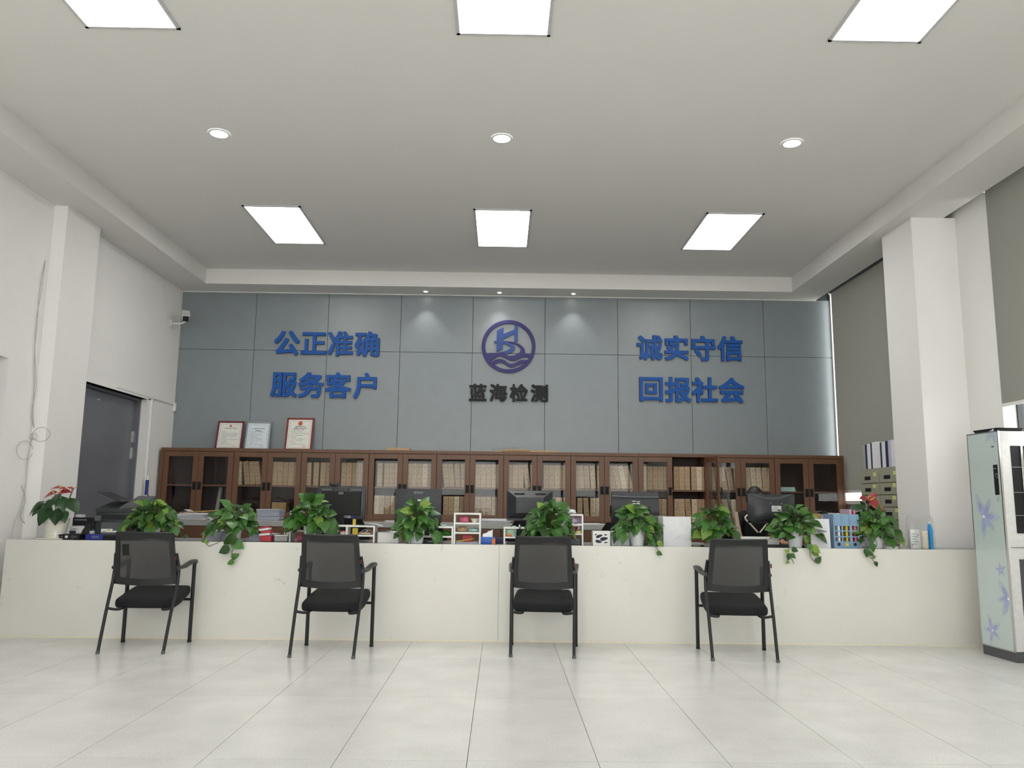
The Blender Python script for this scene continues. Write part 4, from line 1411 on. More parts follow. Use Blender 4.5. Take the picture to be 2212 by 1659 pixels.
tag(b.build('pen_bundle', M['yellow']), 'bundle of yellow pens on the papers in the tall shelf', 'pens')
blob('green_toy', 'green plush caterpillar in the low shelf right of the tall pot', 'toy', (-.50, 7.36, S1 + .0665), (.055, .04, .024), mat('green_plush', '3c7a2c', .9, noise=(40, .2)), 10, .1)
blob('red_pouch', 'small dark red pouch beside the green plush caterpillar', 'pouch', (-.585, 7.36, S1 + .0665), (.025, .03, .02), M['redbox'], 11)
boxy('tape_dispenser', 'small pale blue tape dispenser on the low shelf', 'dispenser', -.535, -.495, 7.30, 7.34, S1 + .1505, S1 + .165, M['teal'], .004)
# third shelf
blob('wrinkled_bag', 'wrinkled white plastic bag on top of the third desk shelf', 'bag', (.60, 7.36, S1 + .2725), (.085, .06, .022), M['paper'], 12, .3)
blob('grey_bag', 'grey plastic bag inside the top of the third desk shelf', 'bag', (.645, 7.36, S1 + .1865), (.075, .05, .035), M['lilac'], 13, .2)
t = thing('red_bowl', 'dark red bowl on the middle board of the third desk shelf', 'bowl', (.64, 7.36, S1 + .1025))
B().lathe([(.025, 0), (.055, .03), (.062, .058), (.058, .058), (.05, .03), (.001, .008)], 20).build('bowl', M['redbox'], t, True)
boxy('yellow_sponge', 'pale yellow sponge on the middle board of the third desk shelf', 'sponge', .68, .725, 7.30, 7.33, S1 + .1025, S1 + .125, M['note'], .005)
boxy('ink_pad', 'dark cassette box at the bottom of the third desk shelf', 'box', .55, .72, 7.31, 7.42, S1 + .0005, S1 + .055, M['dgrey'])
b = B(); b.lathe([(.055, 0), (.06, .06), (.052, .066), (.05, .06)], 20)
o = b.build('mint_bowl', M['mint'], None, True); o.location = (.085, 7.37, S1 + .0665); tag(o, 'mint green plastic bowl in the low part of the third desk shelf', 'bowl')
blob('orange_toy', 'tiny orange and green toy in front of the mint bowl', 'toy', (.075, 7.30, S1 + .0665), (.022, .012, .014), M['orange'], 15)
boxy('calculator', 'small calculator with pale keys under the third desk shelf', 'calculator', .06, .16, 7.30, 7.36, S1 + .0005, S1 + .022, M['dgrey'], .004)
boxy('tape_box', 'pale teal clip box on top of the low third shelf', 'box', .10, .135, 7.30, 7.33, S1 + .1505, S1 + .162, M['teal'], .003)
t = thing('microphone', 'thin black gooseneck microphone behind the middle chair', 'microphone', (.165, 7.18, CT))
B().tube([(0, 0, 0), (0, 0, .012)], .03, 16).build('base', M['black'], t, True)
B().tube([(0, 0, .01), (0, .005, .10), (.004, .0, .155)], .006, 8).build('stem', M['black'], t, True)
B().lathe([(.004, .150), (.009, .155), (.009, .172), (.004, .178)], 10).build('tip', M['chrome'], t, True)

# ------------------------------------------------------------------ left end of the counter
t = thing('label_printer', 'black label printer stacked behind the anthurium pot', 'printer', (-3.86, 7.55, CT))
B().box(-.08, .08, -.08, .08, 0, .19, bev=.006).build('case', M['black'], t)
B().box(-.06, .05, -.083, -.079, .165, .170).build('paper_slot', M['teal'], t)
B().box(-.065, -.005, -.06, .0, .19, .215).build('paper_label', M['paper'], t)
t = thing('paper_tray', 'grey paper box leaning behind the black gadget', 'tray', (-3.83, 7.36, CT))
B().box(-.07, .06, 0, .14, 0, .115, bev=.003).build('tray', M['acwhite'], t)
B().box(-.055, .0, -.002, 0, .085, .09).build('slot', M['ink'], t)
B().box(-.065, -.01, -.010, 0, .04, .075, bev=.002).build('blue_pad', M['navy'], t)
t = thing('card_reader', 'black desktop gadget with a white knob and dial on the counter edge', 'gadget', (-3.80, 7.20, CT))
b = B(); b.prism([(-.095, .045), (-.07, .0), (.085, .0), (.10, .05), (.04, .056), (-.04, .052)], -.03, .07); b.build('case', M['black'], t)
for x, r, m in ((-.02, .012, 'paper'), (.035, .015, 'dgrey'), (-.06, .005, 'chrome'), (.062, .005, 'chrome')):
    B().lathe([(r, 0), (r, .004)], 16).build('knob', M[m], t).matrix_local = Matrix.Translation((x, -.030, .027)) @ Matrix.Rotation(PI / 2, 4, 'X')
t = thing('payment_terminal', 'tilted black payment terminal left of the ink bottles', 'terminal', (-3.745, 7.33, CT))
mt_ = Matrix.Rotation(math.radians(-25), 4, 'X') @ Matrix.Rotation(math.radians(8), 4, 'Y')
B().box(-.05, .045, -.012, .012, .012, .17, bev=.006, M=mt_).build('case', M['black'], t)
B().box(-.036, .032, -.0135, -.011, .05, .15, M=mt_).build('screen', M['dark'], t)
B().box(-.05, .05, -.02, .06, 0, .014, bev=.003).build('base', M['blackm'], t)
bt = None
for i, (x, nm) in enumerate(((-3.685, 'left of the pair, by the payment terminal'), (-3.607, 'right of the pair, by the tissue box'))):
    lb = 'black ink bottle with a white label, %s' % nm
    if bt is None:
        bt = thing('ink_bottle', lb, 'bottle', (x, 7.36, CT), 0, 'black ink bottles')
        B().lathe([(.028, 0), (.030, .004), (.030, .088), (.024, .100), (.013, .104)], 20).build('bottle_body', M['black'], bt, True)
        B().lathe([(.022, .104), (.022, .125), (.010, .130), (.006, .165), (.003, .170)], 16).build('nozzle_cap', M['blackm'], bt, True)
        q = B(); q.grid(lambda u, v: Vector((.0307 * math.sin((u - .5) * 2.4), -.0307 * math.cos((u - .5) * 2.4), .02 + v * .055)), 8, 1); q.build('bottle_label', M['acwhite'], bt, True)
    else:
        dup(bt, (x, 7.36, CT), 0, lb)
t = thing('tissue_box', 'blue tissue box with a pulled tissue beside the printer', 'tissue box', (-3.60, 7.21, CT))
B().box(-.075, .078, 0, .10, 0, .05, bev=.002).build('carton', M['dblue'], t)
b = B(); b.grid(lambda u, v: Vector((-.05 + u * .12 + .03 * v * (1 - u), .04 + .02 * math.sin(u * 5), .05 + v * (.02 + .10 * u ** 2 * (1.2 - .5 * u)) + .006 * math.sin(u * 14))), 12, 5); b.build('tissue', M['paper'], t, True)
b = B()
for q in range(2): b.box(-.02, .045, -.001, 0, .018 + q * .012, .023 + q * .012)
b.build('print', M['inklight'], t)
# big printer
t = thing('multifunction_printer', 'black multifunction printer with a raised paper tray at the counter left', 'printer', (-3.42, 7.22, CT))
B().box(-.185, .185, 0, .40, 0, .245, bev=.008, seg=2).build('body', M['dark'], t, True)
B().box(-.12, .185, -.004, .02, .182, .222).build('output_slot', M['blackm'], t)
B().box(-.184, -.125, -.028, .02, .165, .215, bev=.006).build('control_knob', M['dgrey'], t)
B().box(-.13, .15, -.003, 0, .045, .155, bev=.002).build('front_door', M['dgrey'], t)
B().box(-.155, .18, -.006, .0, .014, .034, bev=.002).build('paper_tray', M['blackm'], t)
b = B(); b.prism([(0.0, .245), (.40, .245), (.40, .325), (.33, .345), (.06, .285), (0, .275)], -.19, .19, axis='x'); b.build('scanner_lid', M['dark'], t)
rg = [[Vector(p) for p in ((.0, .02, .275), (.19, .02, .29), (.19, .38, .36), (.0, .38, .36))], [Vector(p) for p in ((.02, .04, .30), (.18, .04, .31), (.18, .36, .392), (.02, .36, .392))]]
B().loft(rg).build('feeder_cover', M['dgrey'], t)
tm = Matrix.Translation((-.02, .2, .335)) @ Matrix.Rotation(math.radians(22), 4, 'Y')
ft = B().box(-.23, .0, -.12, .13, 0, .008, bev=.003, M=tm).build('feeder_tray', M['dark'], t)
b = B()
for q in range(5): b.box(-.21, -.03, -.09 + q * .045, -.075 + q * .045, .008, .0095, M=tm)
b.build('tray_ribs', M['blackm'], ft)
sk = B().box(-.125, -.025, -.0045, -.003, .068, .098).build('sticker', M['paper'], t)
b = B(); b.box(-.07, -.045, -.0055, -.0045, .080, .094); b.build('sticker_yellow', M['yellow'], sk)
b = B(); b.box(-.115, -.08, -.0055, -.0045, .074, .079); b.build('sticker_print', M['ink'], sk)
B().box(-.022, .012, -.0045, -.003, .068, .082).build('sticker', M['paper'], t)


def paper_pile(name, label, x0, x1, y0, y1, z0, n, th, m, jit=.02, seed=1):
    r = random.Random(seed)
    b = B()
    for q in range(n):
        a = Matrix.Translation(((x0 + x1) / 2 + r.uniform(-jit, jit), (y0 + y1) / 2 + r.uniform(-jit, jit) * .5, z0 + q * th)) @ Matrix.Rotation(r.uniform(-.08, .08), 4, 'Z')
        b.box(-(x1 - x0) / 2, (x1 - x0) / 2, -(y1 - y0) / 2, (y1 - y0) / 2, 0.0003, th, M=a)
    return tag(b.build(name, m), label, 'papers')


boxy('carton', 'small brown carton lying on the counter left of the second pothos', 'carton', -2.79, -2.64, 7.60, 7.70, CT, CT + .065, M['brownbox'])
paper_pile('paper_pile', 'thick pile of bluish papers left of the second pothos pot', -2.66, -2.44, 7.36, 7.60, CT, 16, .0055, M['paperb'], .018, 3)
paper_pile('paper_pile', 'pile of bluish papers right of the second pothos pot', -2.27, -2.06, 7.30, 7.52, CT, 12, .0055, M['paperb'], .02, 4)
t = thing('medicine_cartons', 'red and white cartons stacked at a slant right of the second pothos', 'cartons', (-2.09, 7.22, CT))
for q, (m, dz, an, dx) in enumerate((('redbox', 0, -.05, .0), ('paper', .052, .08, -.01), ('redbox', .072, .1, .002), ('paper', .095, .15, -.02), ('redbox', .115, .2, -.025))):
    hh = (.05, .018, .022, .018, .012)[q]
    B().box(-.05, .045, 0, .09, 0, hh, bev=.001, M=Matrix.Translation((dx, 0, dz + .004)) @ Matrix.Rotation(-an, 4, 'Y')).build('carton', M[m], t)
t = thing('open_tray', 'small grey open tray left of the first desk shelf', 'tray', (-1.97, 7.28, CT))
b = B(); b.box(-.062, .062, 0, .004, 0, .055); b.box(-.062, .062, .10, .104, 0, .055); b.box(-.062, -.058, 0, .104, 0, .055); b.box(.058, .062, 0, .104, 0, .055); b.box(-.062, .062, 0, .104, 0, .004)
b.build('tray', M['ledge'], t)
b = B(); b.tube([(-.03, -.0015, .045), (0, -.0015, .012), (.03, -.0015, .045), (-.03, -.0015, .045)], .0012, 4); b.build('printed_mark', M['ink'], t)
B().box(-.064, .064, -.004, .0, .052, .06).build('rim', M['white'], t)
boxy('mouse', 'white computer mouse on the edge of the grey tray', 'mouse', -1.955, -1.91, 7.30, 7.37, CT + .0605, CT + .08, M['white'], .009, seg=2, smooth=True)
t = thing('white_carton', 'white carton topped with papers between the second and third monitors', 'carton', (-1.015, 7.30, CT))
B().box(-.095, .095, 0, .22, 0, .095, bev=.002).build('box_body', M['white'], t)
b = B(); b.grid(lambda u, v: Vector((-.115 + u * .22, -.03 + v * .2, .099 + .01 * math.sin(u * 5) * (1 - v))), 8, 3); b.build('top_sheet', M['paper'], t)
t = thing('tissue_box', 'blue and orange tissue packet right of the tall white shelf', 'tissue box', (-.115, 7.24, CT))
B().box(-.062, .062, 0, .09, 0, .062, bev=.006, seg=2).build('carton', M['blue'], t, True)
B().box(.035, .066, -.003, .08, .0, .05, bev=.002).build('orange_end', M['orange'], t)
b = B(); b.grid(lambda u, v: Vector((-.05 + u * .09, .03 + v * .03, .06 + v * .045 * (.5 + u) + .004 * math.sin(u * 13))), 8, 4); b.build('tissue', M['paper'], t, True)
boxy('dark_case', 'black case lying behind the blue and orange tissue packet', 'case', -.06, .03, 7.40, 7.52, CT, CT + .05, M['navy'], .006)
# right half
t = thing('pencil_box', 'white box with leaf-shaped cutouts on the counter', 'pencil box', (.895, 7.19, CT))
b = B(); b.box(-.077, .077, .006, .10, 0, .006); b.box(-.077, -.071, .006, .10, 0, .128); b.box(.071, .077, .006, .10, 0, .128); b.box(-.077, .077, .096, .10, 0, .128)
b.build('box_body', M['white'], t)
# front plate with leaf holes, triangulated around the holes
cut = []


def leafhole(cx, cz, L, wv, ang):
    pts = []
    for k in range(14):
        q = k / 14 * 2 * PI
        u = math.cos(q) * L; v = math.sin(q) * wv * (1 - .35 * math.cos(q))
        pts.append((cx + u * math.cos(ang) - v * math.sin(ang), cz + u * math.sin(ang) + v * math.cos(ang)))
    return pts


holes = [leafhole(-.02, .083, .032, .013, .35), leafhole(.022, .060, .036, .016, .2), leafhole(-.026, .036, .030, .013, -.2), leafhole(.04, .028, .018, .005, .1), leafhole(.038, .095, .014, .006, 0), leafhole(-.05, .097, .010, .006, .6)]
cu = D.curves.new('plate', 'CURVE'); cu.dimensions = '2D'; cu.fill_mode = 'BOTH'; cu.extrude = .0025
for P_ in [[(-.077, 0), (.077, 0), (.077, .128), (-.077, .128)]] + holes:
    sp = cu.splines.new('POLY'); sp.points.add(len(P_) - 1); sp.use_cyclic_u = True
    for q, (a, c) in enumerate(P_): sp.points[q].co = (a, c, 0, 1)
o_ = D.objects.new('plate', cu); COL.objects.link(o_)
me = D.meshes.new_from_object(o_.evaluated_get(bpy.context.evaluated_depsgraph_get()))
D.objects.remove(o_); D.curves.remove(cu)
for v in me.vertices:
    x, y, z = v.co; v.co = (x, .003 - z, y)
me.materials.clear(); me.materials.append(M['white'])
link('front_plate', me, t)
B().box(-.065, .065, .03, .09, .006, .10).build('inner_papers', M['navy'], t)
t = thing('note_stack', 'white padded envelope leaning between the leaf box and the sixth pothos', 'envelope', (1.06, 7.25, CT))
b = B(); b.box(-.07, .10, 0, .03, 0, .135, bev=.004, M=Matrix.Rotation(-.25, 4, 'X')); b.build('envelope', M['paper'], t)
boxy('white_binder', 'pale grey upright binder behind the white plastic bag', 'binder', 1.425, 1.46, 7.30, 7.50, CT, CT + .262, M['ledge'])
t = thing('document_bag', 'upright white document bag right of the sixth pothos', 'document bag', (1.567, 7.17, CT))
b = B()
b.grid(lambda u, v: Vector(((u - .5) * .248, -.010 * math.sin(u * PI) - .004 * math.sin(7 * u + 9 * v) * math.sin(v * PI), v * .262)), 12, 12)
b.grid(lambda u, v: Vector(((u - .5) * .248, .055 + .003 * math.sin(u * 6), v * .262)), 12, 12)
b.box(-.122, .122, 0, .05, .0, .255)
b.build('bag', M['paper'], t, True)
b = B(); b.tube([(-.10, -.012, .03), (-.03, -.016, .07), (.03, -.016, .10), (-.02, -.016, .075), (.03, -.015, .072)], .0022, 4); b.build('fold_crease', M['film'], t)
t = thing('wooden_tray', 'low white tray on the counter left of the seventh pothos', 'tray', (1.78, 7.30, CT))
B().box(-.07, .06, -.02, .10, .010, .028, bev=.002).build('tray', M['white'], t)
b = B(); b.box(-.066, -.05, 0, .08, 0, .010); b.box(.042, .055, 0, .08, 0, .010); b.build('feet', M['blackm'], t)
t = thing('stapler', 'cream stapler behind the rightmost chair', 'stapler', (2.16, 7.32, CT))
B().box(-.03, .09, 0, .035, 0, .012, bev=.003).build('base', M['cream'], t)
B().box(-.025, .085, .004, .031, .012, .045, bev=.005).build('arm', M['cream'], t)
boxy('white_low_box', 'long low white paper box in front of the rounded monitor', 'box', 2.19, 2.54, 7.36, 7.46, CT, CT + .085, M['white'])
boxy('keyboard', 'black keyboard edge on the counter under the rounded monitor', 'keyboard', 2.37, 2.72, 7.22, 7.33, CT, CT + .022, M['black'], .004)
t = thing('sheet_stand', 'white sheet stand between the eighth pothos and the blue basket', 'sheet stand', (2.83, 7.13, CT))
b = B(); b.box(-.087, .087, 0, .004, 0, .258, M=Matrix.Rotation(-.05, 4, 'X')); b.build('sheet', M['paper'], t)
b = B(); b.box(-.087, .087, 0, .07, 0, .004); b.build('foot', M['film'], t)
# blue file basket
t = thing('file_basket', 'dusty blue three-section file basket holding pink and lilac folders', 'file basket', (3.075, 7.16, CT))
W_, H_, D_ = .108, .30, .24
b = B()
for x in (-W_, -.036, .036, W_):
    b.box(x - .006, x + .006, 0, .006, 0, H_)
for z0, z1 in ((0, .062), (.098, .108), (.148, .158), (.198, .212), (.285, .30)):
    b.box(-W_, W_, .0005, .0055, z0, z1)
for x in (-.072, 0, .072):
    b.box(x - .028, x + .028, .002, .0045, .205, .292)
b.build('front_grid', M['basket'], t)
b = B(); b.box(-W_, W_, 0, D_, 0, .004); b.box(-W_, W_, D_ - .004, D_, 0, H_)
for x in (-W_, -.036, .036, W_):
    b.box(x - .002, x + .002, .006, D_, 0, .30)
b.build('dividers', M['basket'], t)
for x in (-.072, 0, .072):
    B().lathe([(.015, 0), (.015, .002)], 18).build('finger_hole', M['frame'] if x else M['yellow'], t).matrix_local = Matrix.Translation((x, .0005, .036)) @ Matrix.Rotation(PI / 2, 4, 'X')
for x, m, hh, nm in ((.085, 'pink', .335, 'bright pink folder in the blue basket'), (.05, 'lilac', .345, 'lilac folder tilted in the blue basket'), (.01, 'yellow', .303, 'yellow folder in the middle of the blue basket'), (-.06, 'paper', .308, 'white papers in the left section of the blue basket')):
    o = boxy('folder', nm, 'folder', 3.075 + x - .009, 3.075 + x + .009, 7.172, 7.38, CT + .005, CT + hh, M[m], .002, 'folders in the blue basket')
t = thing('kraft_pouch', 'kraft and green paper pouch behind the white sheet stand', 'pouch', (2.945, 7.45, CT))
B().box(-.04, .03, 0, .05, 0, .30, bev=.003).build('pouch', M['kraftbox'], t)
boxy('eraser_stack', 'small white notepad at the foot of the rightmost pothos', 'notepad', 3.40, 3.50, 7.10, 7.16, CT, CT + .022, M['paper'])
# clear plastic bag with supplies
t = thing('plastic_bag', 'clear plastic bag of supplies standing in front of the white column', 'bag', (3.755, 7.20, CT))
b = B()
prof = [(0, 1.), (.08, 1.03), (.2, .98), (.27, .93), (.295, .75)]
rings = []
for z, k in prof:
    ring = []
    for q in range(24):
        a = 2 * PI * q / 24
        ca, sa = math.cos(a), math.sin(a)
        ring.append(Vector((.118 * k * math.copysign(abs(ca) ** .5, ca) + .004 * math.sin(q * 2.3 + z * 30), .055 * k * math.copysign(abs(sa) ** .6, sa) + .004 * math.sin(q * 3.1 + z * 22), z + (.012 * math.sin(q * 1.7) if z > .25 else 0))))
    rings.append(ring)
b.loft(rings, caps=False)
b.build('bag', M['film'], t, True)
t = thing('swab_pack', 'white printed swab packet inside the clear plastic bag', 'packet', (3.70, 7.205, CT + .001))
B().box(-.045, .045, -.025, .025, 0, .17, bev=.006, seg=2).build('packet', M['acwhite'], t, True)
b = B()
for q in range(5): b.box(-.03, .005 + .02 * (q % 2), -.0262, -.0252, .04 + q * .022, .046 + q * .022)
b.box(.015, .035, -.0262, -.0252, .12, .128)
b.build('print', M['inklight'], t)
B().box(-.035, -.027, -.0263, -.0252, .028, .04).build('red_mark', M['inkred'], t)
t = thing('cup_stack', 'stack of cream paper cups inside the clear plastic bag', 'cups', (3.795, 7.20, CT + .001))
b = B()
pr_ = []
for q in range(12): pr_ += [(.026, q * .013), (.0285, q * .013 + .010), (.0268, q * .013 + .0125)]
b.lathe([(.022, -.0)] + [(r, z + .004) for r, z in pr_], 18); b.build('cups', M['cream'], t, True)
t = thing('blue_umbrella', 'bright blue folded sheet with a white tip inside the clear plastic bag', 'folder', (3.845, 7.20, CT + .001))
b = B(); b.prism([(-.012, 0), (.016, 0), (.016, .17), (.004, .215), (-.006, .225), (-.012, .17)], -.02, .02); b.build('sheet', M['skyblue'], t)
B().lathe([(.008, .215), (.010, .235), (.004, .245)], 10).build('tip', M['white'], t, True)

# ------------------------------------------------------------------ steel drawers with binders on top
t = thing('steel_drawer_cabinet', 'olive grey steel drawer cabinet with yellow notes beside the white column', 'drawer cabinet', (4.04, 8.50, 0))
B().box(.004, .38, -.45, .45, 0, 1.59, bev=.003).build('body', M['cabgreen'], t)
for c in (0, 1):
    y0 = -.44 + c * .445
    for r in range(12):
        z0 = 1.555 - (r + 1) * .127
        dr = B().box(-.012, .006, y0, y0 + .432, z0 + .004, z0 + .123, bev=.002).build('drawer', M['cabgreen'], t)
        B().box(-.0135, -.011, y0 + .19, y0 + .33, z0 + .038, z0 + .078, bev=.001).build('handle_recess', M['blackm'], dr)
        B().box(-.0150, -.012, y0 + .055 + .02 * ((r * 7) % 3), y0 + .12 + .02 * ((r * 7) % 3), z0 + .076, z0 + .115).build('yellow_note', M['note'], dr)
bw = [.075, .03, .085, .045, .10, .085, .03, .085, .045, .08, .075]
bm_ = ['ledge', 'navy', 'paper', 'navy', 'paper', 'paper', 'navy', 'paper', 'navy', 'paperb', 'paper']
y = 8.93
gx = 0
for q, (a, m) in enumerate(zip(bw, bm_)):
    hh = .275 + R_.uniform(-.01, .012)
    o = B().box(-.0, .25, -a / 2 + .001, a / 2 - .001, 0, hh, bev=.003).build('binder', M[m])
    o.location = (4.055 + R_.uniform(0, .01), y - a / 2, 1.5905)
    tag(o, '%s binder from the left on the steel drawer cabinet, %s' % (ORD[q], {'navy': 'dark navy', 'ledge': 'grey', 'paper': 'white', 'paperb': 'pale lilac'}[m]), 'binder', 'binders on the steel drawer cabinet')
    y -= a + .001


# ------------------------------------------------------------------ papers and stick on the back counter
paper_pile('paper_pile', 'messy heap of white papers on the back counter behind the first pothos', -3.98, -3.62, 9.93, 10.18, BC, 14, .006, M['paper'], .04, 8)
b = B()
for q in range(3):
    b.grid(lambda u, v, q=q: Vector((-3.96 + u * .22 + q * .03, 9.95 + v * .18, BC + .088 + .03 * math.sin(u * 4 + q) * (1 - u) + q * .006)), 8, 3)
tag(b.build('loose_sheets', M['paper'], None, True), 'curled white sheets on the heap behind the first pothos', 'papers')
paper_pile('paper_pile', 'flat fan of white papers with a navy folder behind the second pothos', -3.60, -3.22, 9.93, 10.15, BC, 6, .006, M['paper'], .05, 9)
tag(B().tube([(-3.90, 9.96, BC + .09), (-3.40, 9.94, BC + .125)], .007, 8).build('bamboo_stick', M['bamboo'], None, True), 'thin bamboo stick lying across the papers behind the printer', 'stick')
paper_pile('paper_pile', 'tall stack of bluish papers on the back counter behind the second pothos', -3.02, -2.74, 9.98, 10.2, BC, 22, .0065, M['paperb'], .015, 10)
paper_pile('paper_pile', 'white papers on the back counter right of the white shelf with the pink bag', -.28, .12, 9.93, 10.18, BC, 9, .006, M['paper'], .03, 12)
paper_pile('paper_pile', 'few sheets on the back counter left of the tall pot', -1.42, -1.18, 9.93, 10.15, BC, 3, .006, M['paper'], .02, 13)
paper_pile('paper_pile', 'loose sheets on the back counter under the first desk shelf', -2.4, -2.0, 9.93, 10.15, BC, 2, .005, M['paper'], .03, 14)
paper_pile('paper_pile', 'thin sheets on the back counter left of the seamed monitor', .95, 1.25, 9.93, 10.15, BC, 2, .006, M['paper'], .03, 15)


# ------------------------------------------------------------------ office chairs behind the counter
def office_chair(x, y, a, label, top=1.02):
    t = thing('office_chair', label, 'chair', (x, y, 0), a, 'black office chairs behind the counter')
    b = B()
    for k in range(5):
        q = 2 * PI * k / 5
        b.tube([(0, 0, .09), (.28 * math.cos(q), .28 * math.sin(q), .065)], [.025, .016], 8)
    b.build('star_base', M['black'], t, True)
    b = B()
    for k in range(5):
        q = 2 * PI * k / 5
        b.lathe([(.02, 0), (.028, .012), (.028, .04), (.02, .052)], 10, (.28 * math.cos(q), .28 * math.sin(q), 0))
    b.build('castors', M['blackm'], t, True)
    B().tube([(0, 0, .08), (0, 0, .44)], .028, 12).build('column', M['steel'], t, True)
    B().box(-.24, .24, -.24, .24, .43, .50, bev=.03, seg=3).build('seat', M['fabric'], t, True)
    b = B()

    def bk(u, v, d):
        hw = .225 * (1 - .55 * max(0, v - .45) ** 1.6 / .38)
        return Vector(((u - .5) * 2 * hw, .22 + .05 * v - .06 * ((u - .5) * 2) ** 2 + d, .54 + v * (top - .54)))
    b.grid(lambda u, v: bk(u, v, 0), 10, 10); b.grid(lambda u, v: bk(u, v, .035), 10, 10)
    b.build('backrest', M['fabric'], t, True)
    B().tube([(0, .1, .44), (0, .26, .46), (0, .275, .62)], .018, 8, smoothing=3).build('back_bracket', M['steel'], t, True)


office_chair(-1.58, 8.30, .1, 'black office chair behind the all-in-one computer', 1.03)
office_chair(-.80, 8.30, -.1, 'black office chair behind the plain flat monitor', .985)
office_chair(.27, 8.30, .1, 'black office chair behind the wedge-backed monitor', .985)
office_chair(1.24, 8.30, .1, 'black office chair behind the seamed monitor', .98)
office_chair(2.66, 8.66, 0.05, 'black office chair the person sits on')


# ------------------------------------------------------------------ seated person
def skin_mesh(verts, edges, radii, root, mt, name, sub=1):
    me = D.meshes.new(name)
    me.from_pydata([Vector(v) for v in verts], edges, [])
    o = D.objects.new(name, me); COL.objects.link(o)
    md = o.modifiers.new('s', 'SKIN')
    md.use_smooth_shade = True
    if not me.skin_vertices: bpy.context.view_layer.update()
    for i, r in enumerate(radii):
        me.skin_vertices[0].data[i].radius = r if isinstance(r, tuple) else (r, r)
        me.skin_vertices[0].data[i].use_root = (i == root)
    if sub:
        sb = o.modifiers.new('u', 'SUBSURF'); sb.levels = sub; sb.render_levels = sub
    dg = bpy.context.evaluated_depsgraph_get()
    m2 = D.meshes.new_from_object(o.evaluated_get(dg))
    D.objects.remove(o)
    m2.name = name
    m2.materials.clear(); m2.materials.append(mt)
    for p in m2.polygons: p.use_smooth = True
    return m2


ps = thing('person', 'person with black hair in a black jacket with white piping, seated behind the rounded monitor', 'person', (2.668, 8.54, 0))
# faces -y; leaning a little towards the desk
V = [(0, .02, .56), (0, .0, .70), (0, -.03, .86), (0, -.06, 1.00), (0, -.08, 1.075), (0, -.10, 1.14),       # 0-5 pelvis .. neck
     (-.10, -.07, 1.055), (-.175, -.075, 1.035), (-.225, -.13, .87), (-.20, -.33, .80), (-.13, -.52, .825),       # 6-10 left arm
     (.10, -.07, 1.055), (.175, -.075, 1.035), (.225, -.13, .87), (.20, -.33, .80), (.13, -.52, .825),            # 11-15 right arm
     (-.09, -.02, .545), (-.11, -.40, .54), (-.11, -.42, .12), (-.11, -.52, .04),                              # 16-19 left leg
     (.09, -.02, .545), (.11, -.40, .54), (.11, -.42, .12), (.11, -.52, .04)]
Ed = [(0, 1), (1, 2), (2, 3), (3, 4), (4, 5), (3, 6), (6, 7), (7, 8), (8, 9), (9, 10), (3, 11), (11, 12), (12, 13), (13, 14), (14, 15), (0, 16), (16, 17), (17, 18), (18, 19), (0, 20), (20, 21), (21, 22), (22, 23)]
Rd = [(.15, .11), (.135, .10), (.145, .105), (.12, .09), (.055, .055), (.05, .05), .06, .055, .042, .034, .026, .06, .055, .042, .034, .026, .085, .065, .042, .034, .085, .065, .042, .034]
# hands: palm then five finger chains each
for s, wri in ((-1, 10), (1, 15)):
    wx, wy, wz = V[wri]
    p = len(V); V.append((wx - s * .02, wy - .06, wz - .005)); Ed.append((wri, p)); Rd.append((.036, .014))
body_me = skin_mesh(V, Ed, Rd, 0, M['skin'], 'body')
bb = bmesh.new(); bb.from_mesh(body_me)
# head
hd = bmesh.ops.create_icosphere(bb, subdivisions=3, radius=1)
HC = Vector((0, -.125, 1.245))
for v in hd['verts']:
    c = v.co.copy()
    k = 1 - .22 * max(0, -c.z - .2)
    v.co = HC + Vector((c.x * .073 * k, c.y * .092 * (1 - .08 * max(0, -c.z)), c.z * .112))


def lump(c, r):
    q = bmesh.ops.create_icosphere(bb, subdivisions=2, radius=1)
    for v in q['verts']: v.co = Vector(c) + Vector((v.co.x * r[0], v.co.y * r[1], v.co.z * r[2]))


lump(HC + Vector((0, -.094, -.02)), (.012, .016, .024))
for s in (-1, 1):
    lump(HC + Vector((s * .072, .005, -.012)), (.010, .018, .028))
    wx, wy, wz = V[10 if s < 0 else 15]
    for k, (dx, ln) in enumerate(((-.027, .062), (-.009, .072), (.009, .068), (.027, .054))):
        px, py, pz = wx - s * .02 + dx, wy - .085, wz - .004
        fb = B(); fb.tube([(px, py + .02, pz), (px, py - ln * .4, pz + .004), (px, py - ln * .75, pz - .006), (px, py - ln, pz - .022)], [.0088, .0085, .0078, .006], 8)
        fm = D.meshes.new('f'); fb.bm.to_mesh(fm); fb.bm.free(); bb.from_mesh(fm); D.meshes.remove(fm)
    fb = B(); fb.tube([(wx - s * .045, wy - .04, wz), (wx - s * .068, wy - .075, wz - .006), (wx - s * .07, wy - .105, wz - .014)], [.0105, .0095, .007], 8)
    fm = D.meshes.new('f'); fb.bm.to_mesh(fm); fb.bm.free(); bb.from_mesh(fm); D.meshes.remove(fm)
bb.to_mesh(body_me); bb.free()
for p in body_me.polygons: p.use_smooth = True
link('body', body_me, ps)
for s in (-1, 1):
    o = B(); o.lathe([(.001, -.006), (.008, -.004), (.010, 0), (.008, .004), (.001, .006)], 10); e = o.build('eye', M['blackm'], ps, True); e.location = HC + Vector((s * .030, -.082, .004))
o = B(); o.tube([HC + Vector((-.022, -.083, -.058)), HC + Vector((0, -.090, -.060)), HC + Vector((.022, -.083, -.058))], .005, 6); o.build('mouth', M['inkred'], ps, True)
hb = B()
q = bmesh.ops.create_icosphere(hb.bm, subdivisions=4, radius=1)
